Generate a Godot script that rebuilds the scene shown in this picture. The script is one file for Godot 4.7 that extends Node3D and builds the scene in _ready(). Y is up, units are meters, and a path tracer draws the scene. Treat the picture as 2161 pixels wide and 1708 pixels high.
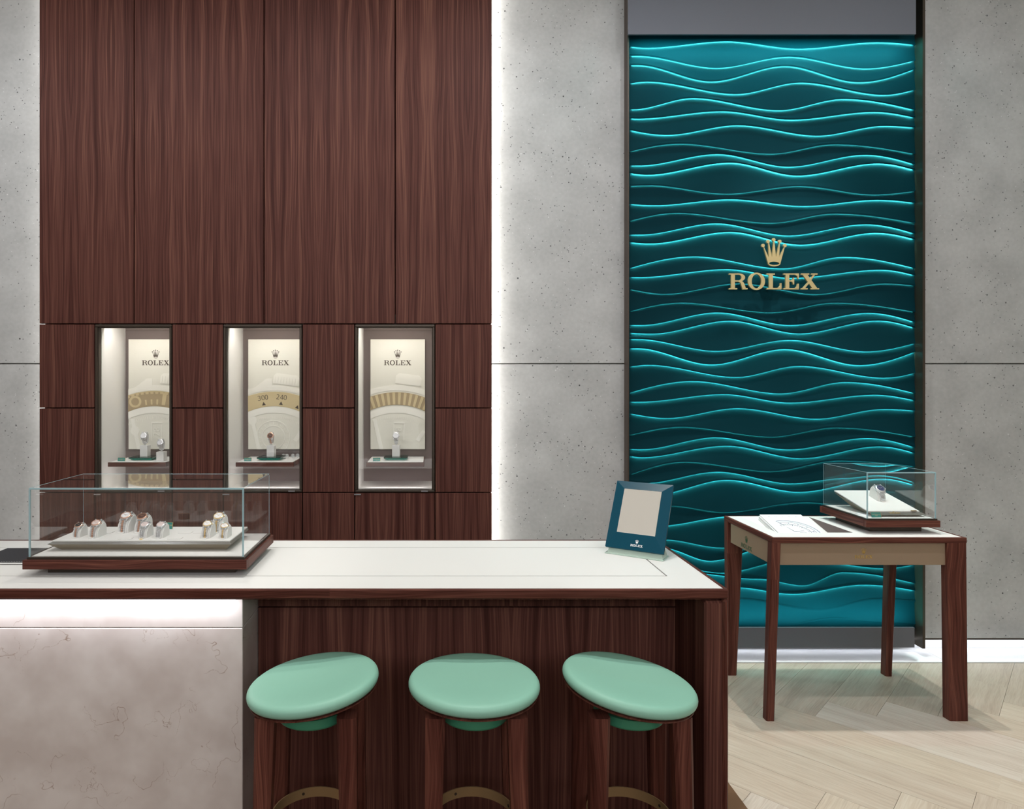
extends Node3D
# A watch boutique: walnut wall with three lit niches, concrete wall, a lit wave panel, a service counter with stools, a display table.
# x right, y up, depth runs away from the camera (world z = -depth). F, CX, CY: focal length and vanishing point in photo pixels; EYE: camera height.
const F := 1400.0
const CX := 914.0
const CY := 808.0
const EYE := 1.5
const CEIL := 3.95
const WOODD := 3.55
const CONC := 3.68

var M := {}
var rng := RandomNumberGenerator.new()
var used := {}
var uvo := Vector2.ZERO

# ---------------------------------------------------------------- helpers
func V(x: float, y: float, d: float) -> Vector3:
	return Vector3(x, y, -d)

func at(px: float, py: float, d: float) -> Vector3:
	return Vector3((px - CX) * d / F, EYE - (py - CY) * d / F, -d)

func X(px: float, d: float) -> float:
	return (px - CX) * d / F

func Y(py: float, d: float) -> float:
	return EYE - (py - CY) * d / F

func numbered(called: String) -> String:
	if not used.has(called):
		used[called] = 0
		return called
	used[called] += 1
	return "%s_%03d" % [called, used[called]]

func tag(o: Node3D, label: String, category: String, group := "") -> void:
	o.set_meta("label", label)
	o.set_meta("category", category)
	if group:
		o.set_meta("group", group)

func thing(called: String, label: String, category: String, pos := Vector3.ZERO, yaw := 0.0, group := "") -> Node3D:
	var o := Node3D.new()
	o.name = numbered(called)
	add_child(o)
	o.position = pos
	o.rotation.y = yaw
	tag(o, label, category, group)
	return o

func structure(called: String) -> Node3D:
	var o := Node3D.new()
	o.name = called
	add_child(o)
	o.set_meta("kind", "structure")
	return o

func begin() -> SurfaceTool:
	var st := SurfaceTool.new()
	st.begin(Mesh.PRIMITIVE_TRIANGLES)
	return st

func part(called: String, st: SurfaceTool, m: Material, parent: Node3D, label := "") -> MeshInstance3D:
	var o := MeshInstance3D.new()
	o.mesh = st.commit()
	o.material_override = null
	o.mesh.surface_set_material(0, m)
	o.name = called
	if parent == self:
		o.name = numbered(called)
	parent.add_child(o, true)
	if label:
		o.set_meta("label", label)
	return o

func same(called: String, mesh: Mesh, parent: Node3D, xf: Transform3D) -> MeshInstance3D:
	var o := MeshInstance3D.new()
	o.mesh = mesh
	o.name = called
	o.transform = xf
	parent.add_child(o, true)
	return o

func uv_of(p: Vector3, n: Vector3, g: int) -> Vector2:
	var a := n.abs()
	var k := 0
	if a.y >= a.x and a.y >= a.z: k = 1
	elif a.z >= a.x: k = 2
	var ax := g
	var c := 3 - g - k
	if g == k:
		ax = (k + 1) % 3
		c = (k + 2) % 3
	return Vector2(p[c], p[ax]) + uvo

func tri(st: SurfaceTool, a: Vector3, b: Vector3, c: Vector3, n: Vector3, g := 1) -> void:
	if (b - a).cross(c - a).dot(n) > 0.0:
		var t := b
		b = c
		c = t
	for p in [a, b, c]:
		st.set_normal(n)
		st.set_uv(uv_of(p, n, g))
		st.add_vertex(p)

func quad(st: SurfaceTool, a: Vector3, b: Vector3, c: Vector3, d: Vector3, hint: Vector3, g := 1) -> void:
	var n := (b - a).cross(c - a)
	if n.length() < 1e-12:
		n = (c - a).cross(d - a)
	n = n.normalized()
	if n.dot(hint) < 0.0: n = -n
	tri(st, a, b, c, n, g)
	tri(st, a, c, d, n, g)

# eight corners (index bits: x 1, y 2, z 4) of a box-like solid
func hexa(st: SurfaceTool, c: Array, g := 1) -> void:
	var mid := Vector3.ZERO
	for p in c: mid += p / 8.0
	for f in [[0, 2, 6, 4], [1, 3, 7, 5], [0, 1, 5, 4], [2, 3, 7, 6], [0, 1, 3, 2], [4, 5, 7, 6]]:
		var m: Vector3 = (c[f[0]] + c[f[1]] + c[f[2]] + c[f[3]]) / 4.0
		quad(st, c[f[0]], c[f[1]], c[f[2]], c[f[3]], m - mid, g)

# a box with chamfered edges, from corner to corner
func box(st: SurfaceTool, p: Vector3, q: Vector3, bev := 0.0, g := 1, xf := Transform3D()) -> void:
	var c := (p + q) / 2.0
	var h := (q - p).abs() / 2.0
	var b := minf(bev, minf(h.x, minf(h.y, h.z)) * 0.95)
	var signs := [-1.0, 1.0]
	for k in 3:
		var u := (k + 1) % 3
		var w := (k + 2) % 3
		for s in signs:
			var pts := []
			for e in [[-1.0, -1.0], [1.0, -1.0], [1.0, 1.0], [-1.0, 1.0]]:
				var v := Vector3.ZERO
				v[k] = s * h[k]
				v[u] = e[0] * (h[u] - b)
				v[w] = e[1] * (h[w] - b)
				pts.append(xf * (c + v))
			var n := Vector3.ZERO
			n[k] = s
			quad(st, pts[0], pts[1], pts[2], pts[3], xf.basis * n, g)
		if b <= 0.0: continue
		for s in signs:
			for t in signs:
				var pts := []
				for e in [[-1.0, 0], [1.0, 0], [1.0, 1], [-1.0, 1]]:
					var v := Vector3.ZERO
					v[k] = e[0] * (h[k] - b)
					v[u] = s * (h[u] if e[1] == 0 else h[u] - b)
					v[w] = t * (h[w] - b if e[1] == 0 else h[w])
					pts.append(xf * (c + v))
				var n := Vector3.ZERO
				n[u] = s
				n[w] = t
				quad(st, pts[0], pts[1], pts[2], pts[3], xf.basis * n, g)
	if b > 0.0:
		for sx in signs:
			for sy in signs:
				for sz in signs:
					var n := Vector3(sx, sy, sz)
					var pts := []
					for k in 3:
						var v := Vector3(h.x - b, h.y - b, h.z - b)
						v[k] = h[k]
						pts.append(xf * (c + v * n))
					tri(st, pts[0], pts[1], pts[2], (xf.basis * n).normalized(), g)

func bx(x0: float, x1: float, y0: float, y1: float, d0: float, d1: float, bev := 0.0, g := 1) -> SurfaceTool:
	var st := begin()
	box(st, V(x0, y0, d1), V(x1, y1, d0), bev, g)
	return st

# a profile of (radius, height) turned round the y axis
func lathe(st: SurfaceTool, prof: Array, seg := 32, xf := Transform3D(), smooth := false) -> void:
	var norms := []
	for i in prof.size() - 1:
		var t: Vector2 = prof[i + 1] - prof[i]
		norms.append(Vector2(t.y, -t.x).normalized())
	for i in prof.size() - 1:
		var a: Vector2 = prof[i]
		var b: Vector2 = prof[i + 1]
		var na: Vector2 = norms[i]
		var nb: Vector2 = norms[i]
		if smooth:
			if i > 0: na = (norms[i] + norms[i - 1]).normalized()
			if i < norms.size() - 1: nb = (norms[i] + norms[i + 1]).normalized()
		for k in seg:
			var t0 := TAU * k / seg
			var t1 := TAU * (k + 1) / seg
			var d0 := Vector3(cos(t0), 0, sin(t0))
			var d1 := Vector3(cos(t1), 0, sin(t1))
			var ps := [d0 * a.x + Vector3(0, a.y, 0), d1 * a.x + Vector3(0, a.y, 0), d1 * b.x + Vector3(0, b.y, 0), d0 * b.x + Vector3(0, b.y, 0)]
			var ns := [d0 * na.x + Vector3(0, na.y, 0), d1 * na.x + Vector3(0, na.y, 0), d1 * nb.x + Vector3(0, nb.y, 0), d0 * nb.x + Vector3(0, nb.y, 0)]
			smooth_quad(st, ps, ns, xf)

func smooth_quad(st: SurfaceTool, ps: Array, ns: Array, xf := Transform3D()) -> void:
	var mid: Vector3 = ns[0] + ns[1] + ns[2] + ns[3]
	for f in [[0, 1, 2], [0, 2, 3]]:
		var o: Array = f
		var cr: Vector3 = (ps[f[1]] - ps[f[0]]).cross(ps[f[2]] - ps[f[0]])
		if cr.length() < 1e-14: continue
		if cr.dot(mid) > 0.0: o = [f[0], f[2], f[1]]
		for i in o:
			st.set_normal((xf.basis * ns[i]).normalized())
			st.set_uv(uv_of(ps[i], ns[i], 1))
			st.add_vertex(xf * ps[i])

# a flat outline in xy, raised along +z by h (and closed behind)
func extrude(st: SurfaceTool, poly: PackedVector2Array, z0: float, z1: float, xf := Transform3D(), g := 1) -> void:
	var idx := Geometry2D.triangulate_polygon(poly)
	for i in range(0, idx.size(), 3):
		var p := [poly[idx[i]], poly[idx[i + 1]], poly[idx[i + 2]]]
		for z in [z0, z1]:
			var n := Vector3(0, 0, 1.0 if z == z1 else -1.0)
			tri(st, xf * Vector3(p[0].x, p[0].y, z), xf * Vector3(p[1].x, p[1].y, z), xf * Vector3(p[2].x, p[2].y, z), (xf.basis * n).normalized(), g)
	var cw := Geometry2D.is_polygon_clockwise(poly)
	for i in poly.size():
		var a := poly[i]
		var b := poly[(i + 1) % poly.size()]
		if a.distance_to(b) < 1e-7: continue
		var e := (b - a).normalized()
		var n2 := Vector2(e.y, -e.x)
		if cw: n2 = -n2
		quad(st, xf * Vector3(a.x, a.y, z0), xf * Vector3(b.x, b.y, z0), xf * Vector3(b.x, b.y, z1), xf * Vector3(a.x, a.y, z1), xf.basis * Vector3(n2.x, n2.y, 0), g)

func ring_poly(c: Vector2, ra: Vector2, rb: Vector2, t0: float, t1: float, n: int) -> PackedVector2Array:
	var p := PackedVector2Array()
	for i in n + 1:
		var t := lerpf(t0, t1, float(i) / n)
		p.append(c + Vector2(cos(t) * ra.x, sin(t) * ra.y))
	for i in n + 1:
		var t := lerpf(t1, t0, float(i) / n)
		p.append(c + Vector2(cos(t) * rb.x, sin(t) * rb.y))
	return p

func circle_poly(c: Vector2, r: Vector2, n := 16) -> PackedVector2Array:
	var p := PackedVector2Array()
	for i in n:
		p.append(c + Vector2(cos(TAU * i / n) * r.x, sin(TAU * i / n) * r.y))
	return p

func rect_poly(x0: float, y0: float, x1: float, y1: float) -> PackedVector2Array:
	return PackedVector2Array([Vector2(x0, y0), Vector2(x1, y0), Vector2(x1, y1), Vector2(x0, y1)])

func mat(c: Color, rough := 0.6, metal := 0.0, spec := 0.5) -> StandardMaterial3D:
	var m := StandardMaterial3D.new()
	m.albedo_color = c
	m.roughness = rough
	m.metallic = metal
	m.metallic_specular = spec
	return m

func rgb(r: int, g: int, b: int) -> Color:
	return Color8(r, g, b)

func glow(c: Color, e: float) -> StandardMaterial3D:
	var m := mat(c, 0.5)
	m.emission_enabled = true
	m.emission = c
	m.emission_energy_multiplier = e
	return m

func picture(w: int, h: int, data: PackedByteArray) -> ImageTexture:
	return ImageTexture.create_from_image(Image.create_from_data(w, h, false, Image.FORMAT_RGB8, data))

func noise(s: int, freq: float, oct := 3) -> FastNoiseLite:
	var n := FastNoiseLite.new()
	n.seed = s
	n.noise_type = FastNoiseLite.TYPE_SIMPLEX_SMOOTH
	n.frequency = freq
	n.fractal_type = FastNoiseLite.FRACTAL_FBM
	n.fractal_octaves = oct
	return n

# ---------------------------------------------------------------- textures
func wood_texture(w: int, h: int, dark: Color, mid: Color, light: Color, s: int, leaf: float, fine: float, wander: float) -> ImageTexture:
	var bend := noise(s, 0.0022, 2)
	var pale := noise(s + 4, 0.17, 1)
	var coarse := noise(s + 1, 0.02, 3)
	var streak := noise(s + 2, 0.11, 2)
	var hair := noise(s + 3, 0.42, 1)
	var data := PackedByteArray()
	data.resize(w * h * 3)
	var k := 0
	for y in h:
		for x in w:
			var xl := float(x)
			var cell := 0.0
			if leaf > 0.0:
				cell = floorf(xl / (2.0 * leaf))
				xl = absf(fposmod(xl, 2.0 * leaf) - leaf) + cell * 31.0
			var xx := xl + wander * bend.get_noise_2d(xl * 0.7, y * 1.6 + cell * 57.0)
			var v := 0.5 + 0.4 * coarse.get_noise_2d(xx, y * 0.012) + 0.3 * streak.get_noise_2d(xx, y * 0.02) + fine * hair.get_noise_2d(xx, y * 0.03) + 0.35 * maxf(0.0, pale.get_noise_2d(xx, y * 0.01) - 0.5) * 2.0
			var c: Color
			if v < 0.5: c = dark.lerp(mid, clampf(v * 2.0, 0, 1))
			else: c = mid.lerp(light, clampf(v * 2.0 - 1.0, 0, 1))
			data[k] = int(c.r * 255)
			data[k + 1] = int(c.g * 255)
			data[k + 2] = int(c.b * 255)
			k += 3
	return picture(w, h, data)

func concrete_texture(n: int) -> ImageTexture:
	var a := noise(41, 0.004, 4)
	var b := noise(42, 0.05, 2)
	var data := PackedByteArray()
	data.resize(n * n * 3)
	var k := 0
	for y in n:
		for x in n:
			# blend across the borders so that the pattern repeats without a seam
			var fx := clampf((x - n * 0.75) / (n * 0.25), 0, 1)
			var fy := clampf((y - n * 0.75) / (n * 0.25), 0, 1)
			var v := a.get_noise_2d(x, y)
			if fx > 0.0: v = lerpf(v, a.get_noise_2d(x - n, y), fx)
			if fy > 0.0: v = lerpf(v, lerpf(a.get_noise_2d(x, y - n), a.get_noise_2d(x - n, y - n), fx), fy)
			v = 0.715 + 0.06 * v + 0.018 * b.get_noise_2d(x, y)
			data[k] = int(255 * v)
			data[k + 1] = int(255 * v)
			data[k + 2] = int(255 * (v * 0.995))
			k += 3
	var r := RandomNumberGenerator.new()
	r.seed = 9
	var crowd := noise(43, 0.006, 2)
	for i in 2600:
		var px := r.randf() * n
		var py := r.randf() * n
		if crowd.get_noise_2d(px, py) < r.randf_range(-0.55, 0.45): continue
		var pale := r.randf() < 0.3
		var rad := r.randf_range(0.7, 1.9) if not pale else r.randf_range(0.6, 1.5)
		if r.randf() < 0.06: rad *= 1.6
		var to := 0.86 if pale else r.randf_range(0.2, 0.42)
		for yy in range(int(py - rad - 1), int(py + rad + 2)):
			for xx in range(int(px - rad - 1), int(px + rad + 2)):
				var f := clampf(rad + 0.5 - Vector2(xx - px, yy - py).length(), 0, 1)
				if f <= 0.0: continue
				var o := (posmod(yy, n) * n + posmod(xx, n)) * 3
				for ch in 3:
					data[o + ch] = int(lerpf(data[o + ch], 255 * to, f * 0.9))
	return picture(n, n, data)

func marble_texture(n: int, base: Color, cloud: Color, vein: Color, s: int, amount: float) -> ImageTexture:
	var a := noise(s, 0.006, 4)
	var b := noise(s + 1, 0.0032, 5)
	var c := noise(s + 2, 0.0065, 5)
	var d := noise(s + 3, 0.006, 2)
	var data := PackedByteArray()
	data.resize(n * n * 3)
	var k := 0
	for y in n:
		for x in n:
			var col := base.lerp(cloud, clampf(0.5 + 0.9 * a.get_noise_2d(x, y), 0, 1))
			var gate := clampf(d.get_noise_2d(x, y) * 3.0, 0, 1)
			var v := maxf(clampf(1.0 - absf(b.get_noise_2d(x, y)) / 0.0062, 0, 1) * gate, 0.8 * clampf(1.0 - absf(c.get_noise_2d(x + 300, y)) / 0.0085, 0, 1) * clampf(-d.get_noise_2d(x, y + 70) * 3.0 - 0.3, 0, 1))
			col = col.lerp(vein, v * amount)
			data[k] = int(col.r * 255)
			data[k + 1] = int(col.g * 255)
			data[k + 2] = int(col.b * 255)
			k += 3
	return picture(n, n, data)

func grain_normal(freq: float, s: int) -> NoiseTexture2D:
	var t := NoiseTexture2D.new()
	t.width = 256
	t.height = 256
	t.seamless = true
	t.as_normal_map = true
	t.bump_strength = 2.0
	t.noise = noise(s, freq, 2)
	return t

func textured(tex: Texture2D, sx: float, sy: float, rough: float, spec := 0.5, tint := Color.WHITE) -> StandardMaterial3D:
	var m := mat(tint, rough, 0.0, spec)
	m.albedo_texture = tex
	m.uv1_scale = Vector3(1.0 / sx, 1.0 / sy, 1)
	return m

func make_materials() -> void:
	var walnut := wood_texture(1024, 640, rgb(62, 34, 29), rgb(90, 55, 48), rgb(126, 86, 72), 11, 58.0, 0.22, 9.0)
	M.walnut = textured(walnut, 1.9, 2.9, 0.5, 0.22)
	var solid := wood_texture(384, 640, rgb(58, 28, 22), rgb(88, 50, 42), rgb(120, 76, 63), 23, 0.0, 0.22, 16.0)
	M.walnut_solid = textured(solid, 0.55, 1.6, 0.42, 0.25)
	var oak := wood_texture(512, 1024, rgb(193, 177, 163), rgb(209, 195, 181), rgb(218, 207, 195), 31, 0.0, 0.3, 3.0)
	for i in 4:
		M["oak%d" % i] = textured(oak, 0.9, 1.3, 0.42, 0.42, [rgb(255, 255, 255), rgb(244, 240, 234), rgb(250, 247, 240), rgb(236, 232, 226)][i])
	M.concrete = textured(concrete_texture(1024), 1.55, 1.55, 0.7, 0.3)
	M.stone = textured(marble_texture(768, rgb(204, 193, 187), rgb(222, 214, 209), rgb(132, 104, 88), 51, 0.75), 0.9, 0.9, 0.32, 0.4)
	M.white_marble = textured(marble_texture(512, rgb(232, 233, 236), rgb(240, 241, 243), rgb(196, 198, 204), 61, 0.5), 1.2, 1.2, 0.25)
	M.cream = mat(rgb(230, 229, 226), 0.55, 0.0, 0.35)
	M.cream.normal_enabled = true
	M.cream.normal_texture = grain_normal(0.2, 5)
	M.cream.normal_scale = 0.12
	M.cream.uv1_triplanar = true
	M.cream.uv1_scale = Vector3(9, 9, 9)
	M.white = mat(rgb(238, 236, 232), 0.6)
	M.taupe = mat(rgb(128, 115, 112), 0.75, 0.0, 0.25)
	M.apron = mat(rgb(148, 128, 107), 0.65, 0.0, 0.3)
	M.apron.normal_enabled = true
	M.apron.normal_texture = M.cream.normal_texture
	M.apron.normal_scale = 0.25
	M.apron.uv1_triplanar = true
	M.apron.uv1_scale = Vector3(14, 14, 14)
	M.tray_under_shade = mat(rgb(136, 126, 108), 0.6)  # shade beneath the trays is put into this darker colour
	M.bronze = mat(rgb(74, 64, 56), 0.42, 0.55)
	M.bronze_plate = mat(rgb(112, 115, 124), 0.6, 0.4)
	M.brass = mat(rgb(164, 138, 100), 0.38, 0.5)
	M.gold = mat(rgb(198, 178, 130), 0.5, 0.45)
	M.gold_print = mat(rgb(202, 168, 92), 0.4, 0.5)
	M.green_print = mat(rgb(48, 92, 62), 0.45, 0.3)
	M.brown_print = mat(rgb(72, 60, 48), 0.5, 0.2)
	M.grey_print = mat(rgb(146, 148, 164), 0.6)
	M.grey_dark_print = mat(rgb(84, 86, 108), 0.6)
	M.line = mat(rgb(58, 50, 46), 0.6)
	M.black_leather = mat(rgb(26, 28, 36), 0.5)
	M.steel = mat(rgb(226, 227, 230), 0.28, 0.85)
	M.rose = mat(rgb(216, 172, 150), 0.28, 0.85)
	M.yellow = mat(rgb(230, 202, 148), 0.28, 0.85)
	M.dial_white = mat(rgb(238, 238, 240), 0.3)
	M.dial_pink = mat(rgb(224, 206, 202), 0.3)
	M.dial_dark = mat(rgb(34, 38, 44), 0.25)
	M.dial_brown = mat(rgb(86, 58, 50), 0.25)
	M.dial_blue = mat(rgb(40, 52, 96), 0.25)
	M.green_leather = mat(rgb(142, 193, 173), 0.5, 0.0, 0.45)
	M.green_leather.normal_enabled = true
	M.green_leather.normal_texture = grain_normal(0.12, 8)
	M.green_leather.normal_scale = 0.1
	M.green_leather.uv1_triplanar = true
	M.green_leather.uv1_scale = Vector3(12, 12, 12)
	M.green_band = mat(rgb(60, 132, 100), 0.5)
	M.card = mat(rgb(30, 128, 120), 0.45)
	M.paper = mat(rgb(246, 246, 248), 0.55)
	M.paper_edge = mat(rgb(232, 231, 228), 0.8)
	M.board = mat(rgb(229, 227, 215), 0.6, 0.0, 0.3)
	M.board_white = mat(rgb(240, 238, 228), 0.5, 0.0, 0.35)
	M.board_gold = mat(rgb(204, 186, 144), 0.55, 0.1)
	M.board_beige = mat(rgb(166, 146, 112), 0.6)
	M.carpet = mat(rgb(112, 86, 66), 0.95, 0.0, 0.1)
	M.paint = mat(rgb(206, 200, 188), 0.85, 0.0, 0.2)
	M.ceiling = mat(rgb(226, 221, 210), 0.9, 0.0, 0.2)
	M.floor_base = mat(rgb(196, 184, 166), 0.6)
	M.glass = mat(Color(0.9, 0.97, 0.96, 0.008), 0.0)
	M.glass.transparency = BaseMaterial3D.TRANSPARENCY_ALPHA
	M.glass_edge = mat(Color(0.66, 0.79, 0.82, 0.72), 0.3)
	M.glass_edge.transparency = BaseMaterial3D.TRANSPARENCY_ALPHA
	M.aqua_glass = mat(rgb(20, 150, 130), 0.08, 0.0, 0.6)
	M.aqua_dark = mat(rgb(14, 52, 46), 0.08, 0.0, 0.6)
	M.pale_green_glass = mat(rgb(176, 196, 184), 0.12, 0.0, 0.55)
	M.mirror = mat(rgb(232, 232, 230), 0.03, 1.0)
	M.teal_lacquer = mat(rgb(8, 66, 84), 0.3, 0.0, 0.3)
	M.wave = mat(rgb(12, 49, 57), 0.42, 0.0, 0.1)
	# lamps: the aqua light strips hidden behind the lips of the wave panel's sheets (the sheets and their ridges are all plain M.wave)
	M.hidden_led_strip = glow(rgb(160, 255, 238), 150.0)
	M.led = glow(rgb(246, 248, 255), 2.0)
	M.led_aqua = glow(rgb(120, 240, 245), 1.5)
	M.lamp = glow(rgb(255, 246, 230), 4.0)
	M.crystal = mat(Color(0.95, 0.97, 0.97, 0.25), 0.02)
	M.crystal.transparency = BaseMaterial3D.TRANSPARENCY_ALPHA

# ---------------------------------------------------------------- lights
func area(called: String, pos: Vector3, aim: Vector3, size: Vector2, e: float, c := Color.WHITE, parent: Node3D = null, up := Vector3.UP) -> AreaLight3D:
	var l := AreaLight3D.new()
	l.name = called
	(parent if parent else self).add_child(l, true)
	l.area_size = size
	l.light_energy = e
	l.light_color = c
	l.shadow_enabled = true
	l.area_range = 14.0
	l.look_at_from_position(pos, pos + aim, up)
	return l

func spotlight(x: float, d: float, tx: float, ty: float, td: float, e: float, angle: float, size := 0.04, c := Color(1.0, 0.98, 0.95)) -> void:
	var t := thing("ceiling_spotlight", "round recessed spotlight in the pale shop ceiling", "spotlight", V(x, CEIL, d), 0.0, "ceiling spotlights")
	var st := begin()
	lathe(st, [Vector2(0.075, 0), Vector2(0.075, -0.012), Vector2(0.055, -0.012), Vector2(0.05, 0.0)], 24)
	part("ring", st, M.bronze, t)
	st = begin()
	lathe(st, [Vector2(0.05, -0.003), Vector2(0.0, -0.003)], 20)
	part("lamp", st, M.lamp, t)
	var l := SpotLight3D.new()
	l.name = "beam"
	t.add_child(l)
	l.light_energy = e
	l.light_color = c
	l.light_size = size
	l.spot_angle = angle
	l.spot_angle_attenuation = 0.7
	l.spot_range = 12.0
	l.shadow_enabled = true
	var from := V(x, CEIL - 0.02, d)
	var to := V(tx, ty, td)
	l.look_at_from_position(from, to, Vector3.BACK)

func _ready() -> void:
	rng.seed = 77
	# camera: level, lens shifted
	var cam := Camera3D.new()
	cam.name = "camera"
	add_child(cam)
	cam.position = Vector3(0, EYE, 0)
	cam.near = 0.05
	cam.far = 60.0
	cam.projection = Camera3D.PROJECTION_FRUSTUM
	cam.size = 2.0 * cam.near * 854.0 / F
	cam.frustum_offset = Vector2((1080.5 - CX) / F, -(854.0 - CY) / F) * cam.near
	cam.current = true
	var we := WorldEnvironment.new()
	we.name = "environment"
	var env := Environment.new()
	env.background_mode = Environment.BG_COLOR
	env.background_color = Color(0.02, 0.02, 0.02)
	env.tonemap_mode = Environment.TONE_MAPPER_LINEAR
	env.tonemap_exposure = 1.13
	env.sdfgi_enabled = true
	env.ssao_enabled = true
	env.ssil_enabled = true
	we.environment = env
	add_child(we)
	make_materials()
	light_room()
	build_room()
	build_floor()
	build_wood_wall()
	build_wave_panel()
	for i in 3: build_niche(i)
	build_counter()
	for i in 3: build_stool(i)
	build_table()
	build_long_case()
	build_small_case()
	build_mirror()

func light_room() -> void:
	# added, unseen glowing ceiling panels: soft fill and a bright ceiling in the mirror
	for q in [[-1.4, 0.9, 3.6, 2.4, 0.6, 0.13], [-0.6, -1.7, 4.4, 1.4, 0.7, 0.3], [2.6, 0.4, 1.6, 1.6, 0.4, 0.3]]:
		var p := thing("added_ceiling_light_panel", "large luminous panel added in the pale shop ceiling for fill", "fill light", V(q[0], CEIL, q[1]), 0.0, "added luminous ceiling panels")
		var st := begin()
		box(st, Vector3(-q[2] / 2, -0.02, -q[3] / 2), Vector3(q[2] / 2, 0.0, q[3] / 2))
		part("fill_light_diffuser", st, glow(rgb(255, 250, 240), q[5]), p)
		area("panel_fill_light", V(q[0], CEIL - 0.03, q[1]), Vector3.DOWN, Vector2(q[2], q[3]), q[4], Color(1.0, 0.98, 0.945), p, Vector3.BACK)
	# added, unseen glowing clerestory window behind the camera, for soft frontal fill
	var win := structure("added_window_1")
	part("added_window_pane", bx(-3.0, 3.0, 2.6, 3.75, -3.6, -3.585), glow(rgb(236, 240, 250), 0.3), win)
	for f in [[-3.05, 3.05, 2.55, 2.6], [-3.05, 3.05, 3.75, 3.8], [-3.05, -3.0, 2.6, 3.75], [3.0, 3.05, 2.6, 3.75], [-0.02, 0.02, 2.6, 3.75]]:
		part("added_window_frame", bx(f[0], f[1], f[2], f[3], -3.6, -3.55), M.bronze, win)
	area("added_window_fill_light", V(0, 3.175, -3.57), Vector3(0, 0, -1), Vector2(6.0, 1.15), 10.5, Color(0.97, 0.98, 1.0), win)
	# wall washers
	for x in [-3.2, -2.0, -0.8, 0.4, 1.6, 2.8]:
		spotlight(x, 1.95, x, 1.0, 3.68, 1.65 if x < 1.0 else 0.75, 62.0, 0.05, Color(0.97, 0.985, 1.0))
	# counter
	spotlight(-0.9, 2.75, -0.92, 0.9, 2.2, 1.6, 15.0, 0.02)
	spotlight(0.15, 2.25, 0.15, 0.7, 1.9, 2.6, 24.0, 0.015)
	# table
	spotlight(1.85, 3.25, 1.9, 0.8, 3.15, 3.6, 24.0, 0.015)
	spotlight(2.2, 3.3, 2.05, 0.8, 3.2, 2.4, 22.0, 0.015)

func build_room() -> void:
	var w := structure("wall_back")
	part("core", bx(-4.2, 4.2, 0.0, CEIL, 4.0, 4.15), M.paint, w)
	var ys := [0.081, Y(768, CONC)]
	# concrete facing, two courses with an open joint
	for r in [[-4.2, -1.98, "wall_beside_niches"], [0.2, 1.072, "wall_beside_waves"], [2.696, 4.2, "wall_behind_table"]]:
		w = structure(r[2])
		for k in 2:
			uvo = Vector2(rng.randf(), rng.randf())
			part("concrete_panel", bx(r[0], r[1], 0.081 if k == 0 else ys[1] + 0.003, ys[1] - 0.003 if k == 0 else CEIL, CONC, 4.0, 0.002), M.concrete, w)
		part("joint_backing", bx(r[0] + 0.01, r[1] - 0.01, ys[1] - 0.02, ys[1] + 0.02, CONC + 0.05, CONC + 0.06), M.concrete, w)
		if r[0] > 0.0:
			part("edge_trim", bx(r[0], r[1], 0.074, 0.081, CONC - 0.002, 3.75), M.bronze, w)
	uvo = Vector2.ZERO
	var b := structure("baseboard_back")
	for r in [[0.4, 1.6], [1.602, 2.95], [2.952, 4.2]]:
		uvo = Vector2(rng.randf(), rng.randf())
		part("marble_slab", bx(r[0], r[1], 0.0, 0.09, 3.74, 4.0), M.white_marble, b)
	var bo := structure("trim_1")
	for r in [[0.0, 1.4], [1.402, 2.75], [2.752, 4.2]]:
		uvo = Vector2(rng.randf(), rng.randf())
		part("marble_slab", bx(r[0], r[1], -0.02, 0.004, 3.552, 3.74, 0.0015), M.white_marble, bo)
	uvo = Vector2.ZERO
	for s in [["wall_left", -4.35, -4.2, -3.6, 4.15], ["wall_right", 4.2, 4.35, -3.6, 4.15], ["wall_front", -4.35, 4.35, -3.75, -3.6]]:
		var o := structure(s[0])
		part("plaster", bx(s[1], s[2], 0.0, CEIL, s[3], s[4]), M.paint, o)
	var c := structure("ceiling")
	part("plaster", bx(-4.35, 4.35, CEIL, CEIL + 0.15, -3.75, 4.15), M.ceiling, c)
	# light strips hidden under the facing and behind the walnut
	var l := thing("led_strip", "slim white light strip hidden under the concrete facing", "light strip", V(0, 0, 0))
	part("led_diffuser", bx(0.4, 4.2, 0.068, 0.073, 3.70, 3.715), M.led, l)
	area("light", V(2.3, 0.066, 3.707), Vector3.DOWN + Vector3(0, 0, 0.25), Vector2(3.8, 0.012), 0.13, Color(0.95, 0.97, 1.0), l, Vector3.BACK)
	for k in 2:
		var x: float = [X(1039, WOODD) - 0.035, X(82, WOODD) + 0.035][k]
		var sgn: float = [1.0, -1.0][k]
		l = thing("led_strip", ["upright light strip behind the walnut edge next to the wave panel side", "upright light strip behind the walnut edge next to the plain concrete"][k], "light strip")
		part("led_diffuser", bx(x - 0.006, x + 0.006, 0.1, CEIL - 0.05, 3.634, 3.642), M.led, l)
		area("light", V(x + sgn * 0.008, 2.0, 3.648), Vector3(sgn, 0, -0.7), Vector2(0.012, 3.8), 0.8 if k == 0 else 0.45, Color(1.0, 0.99, 0.96), l)

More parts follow.
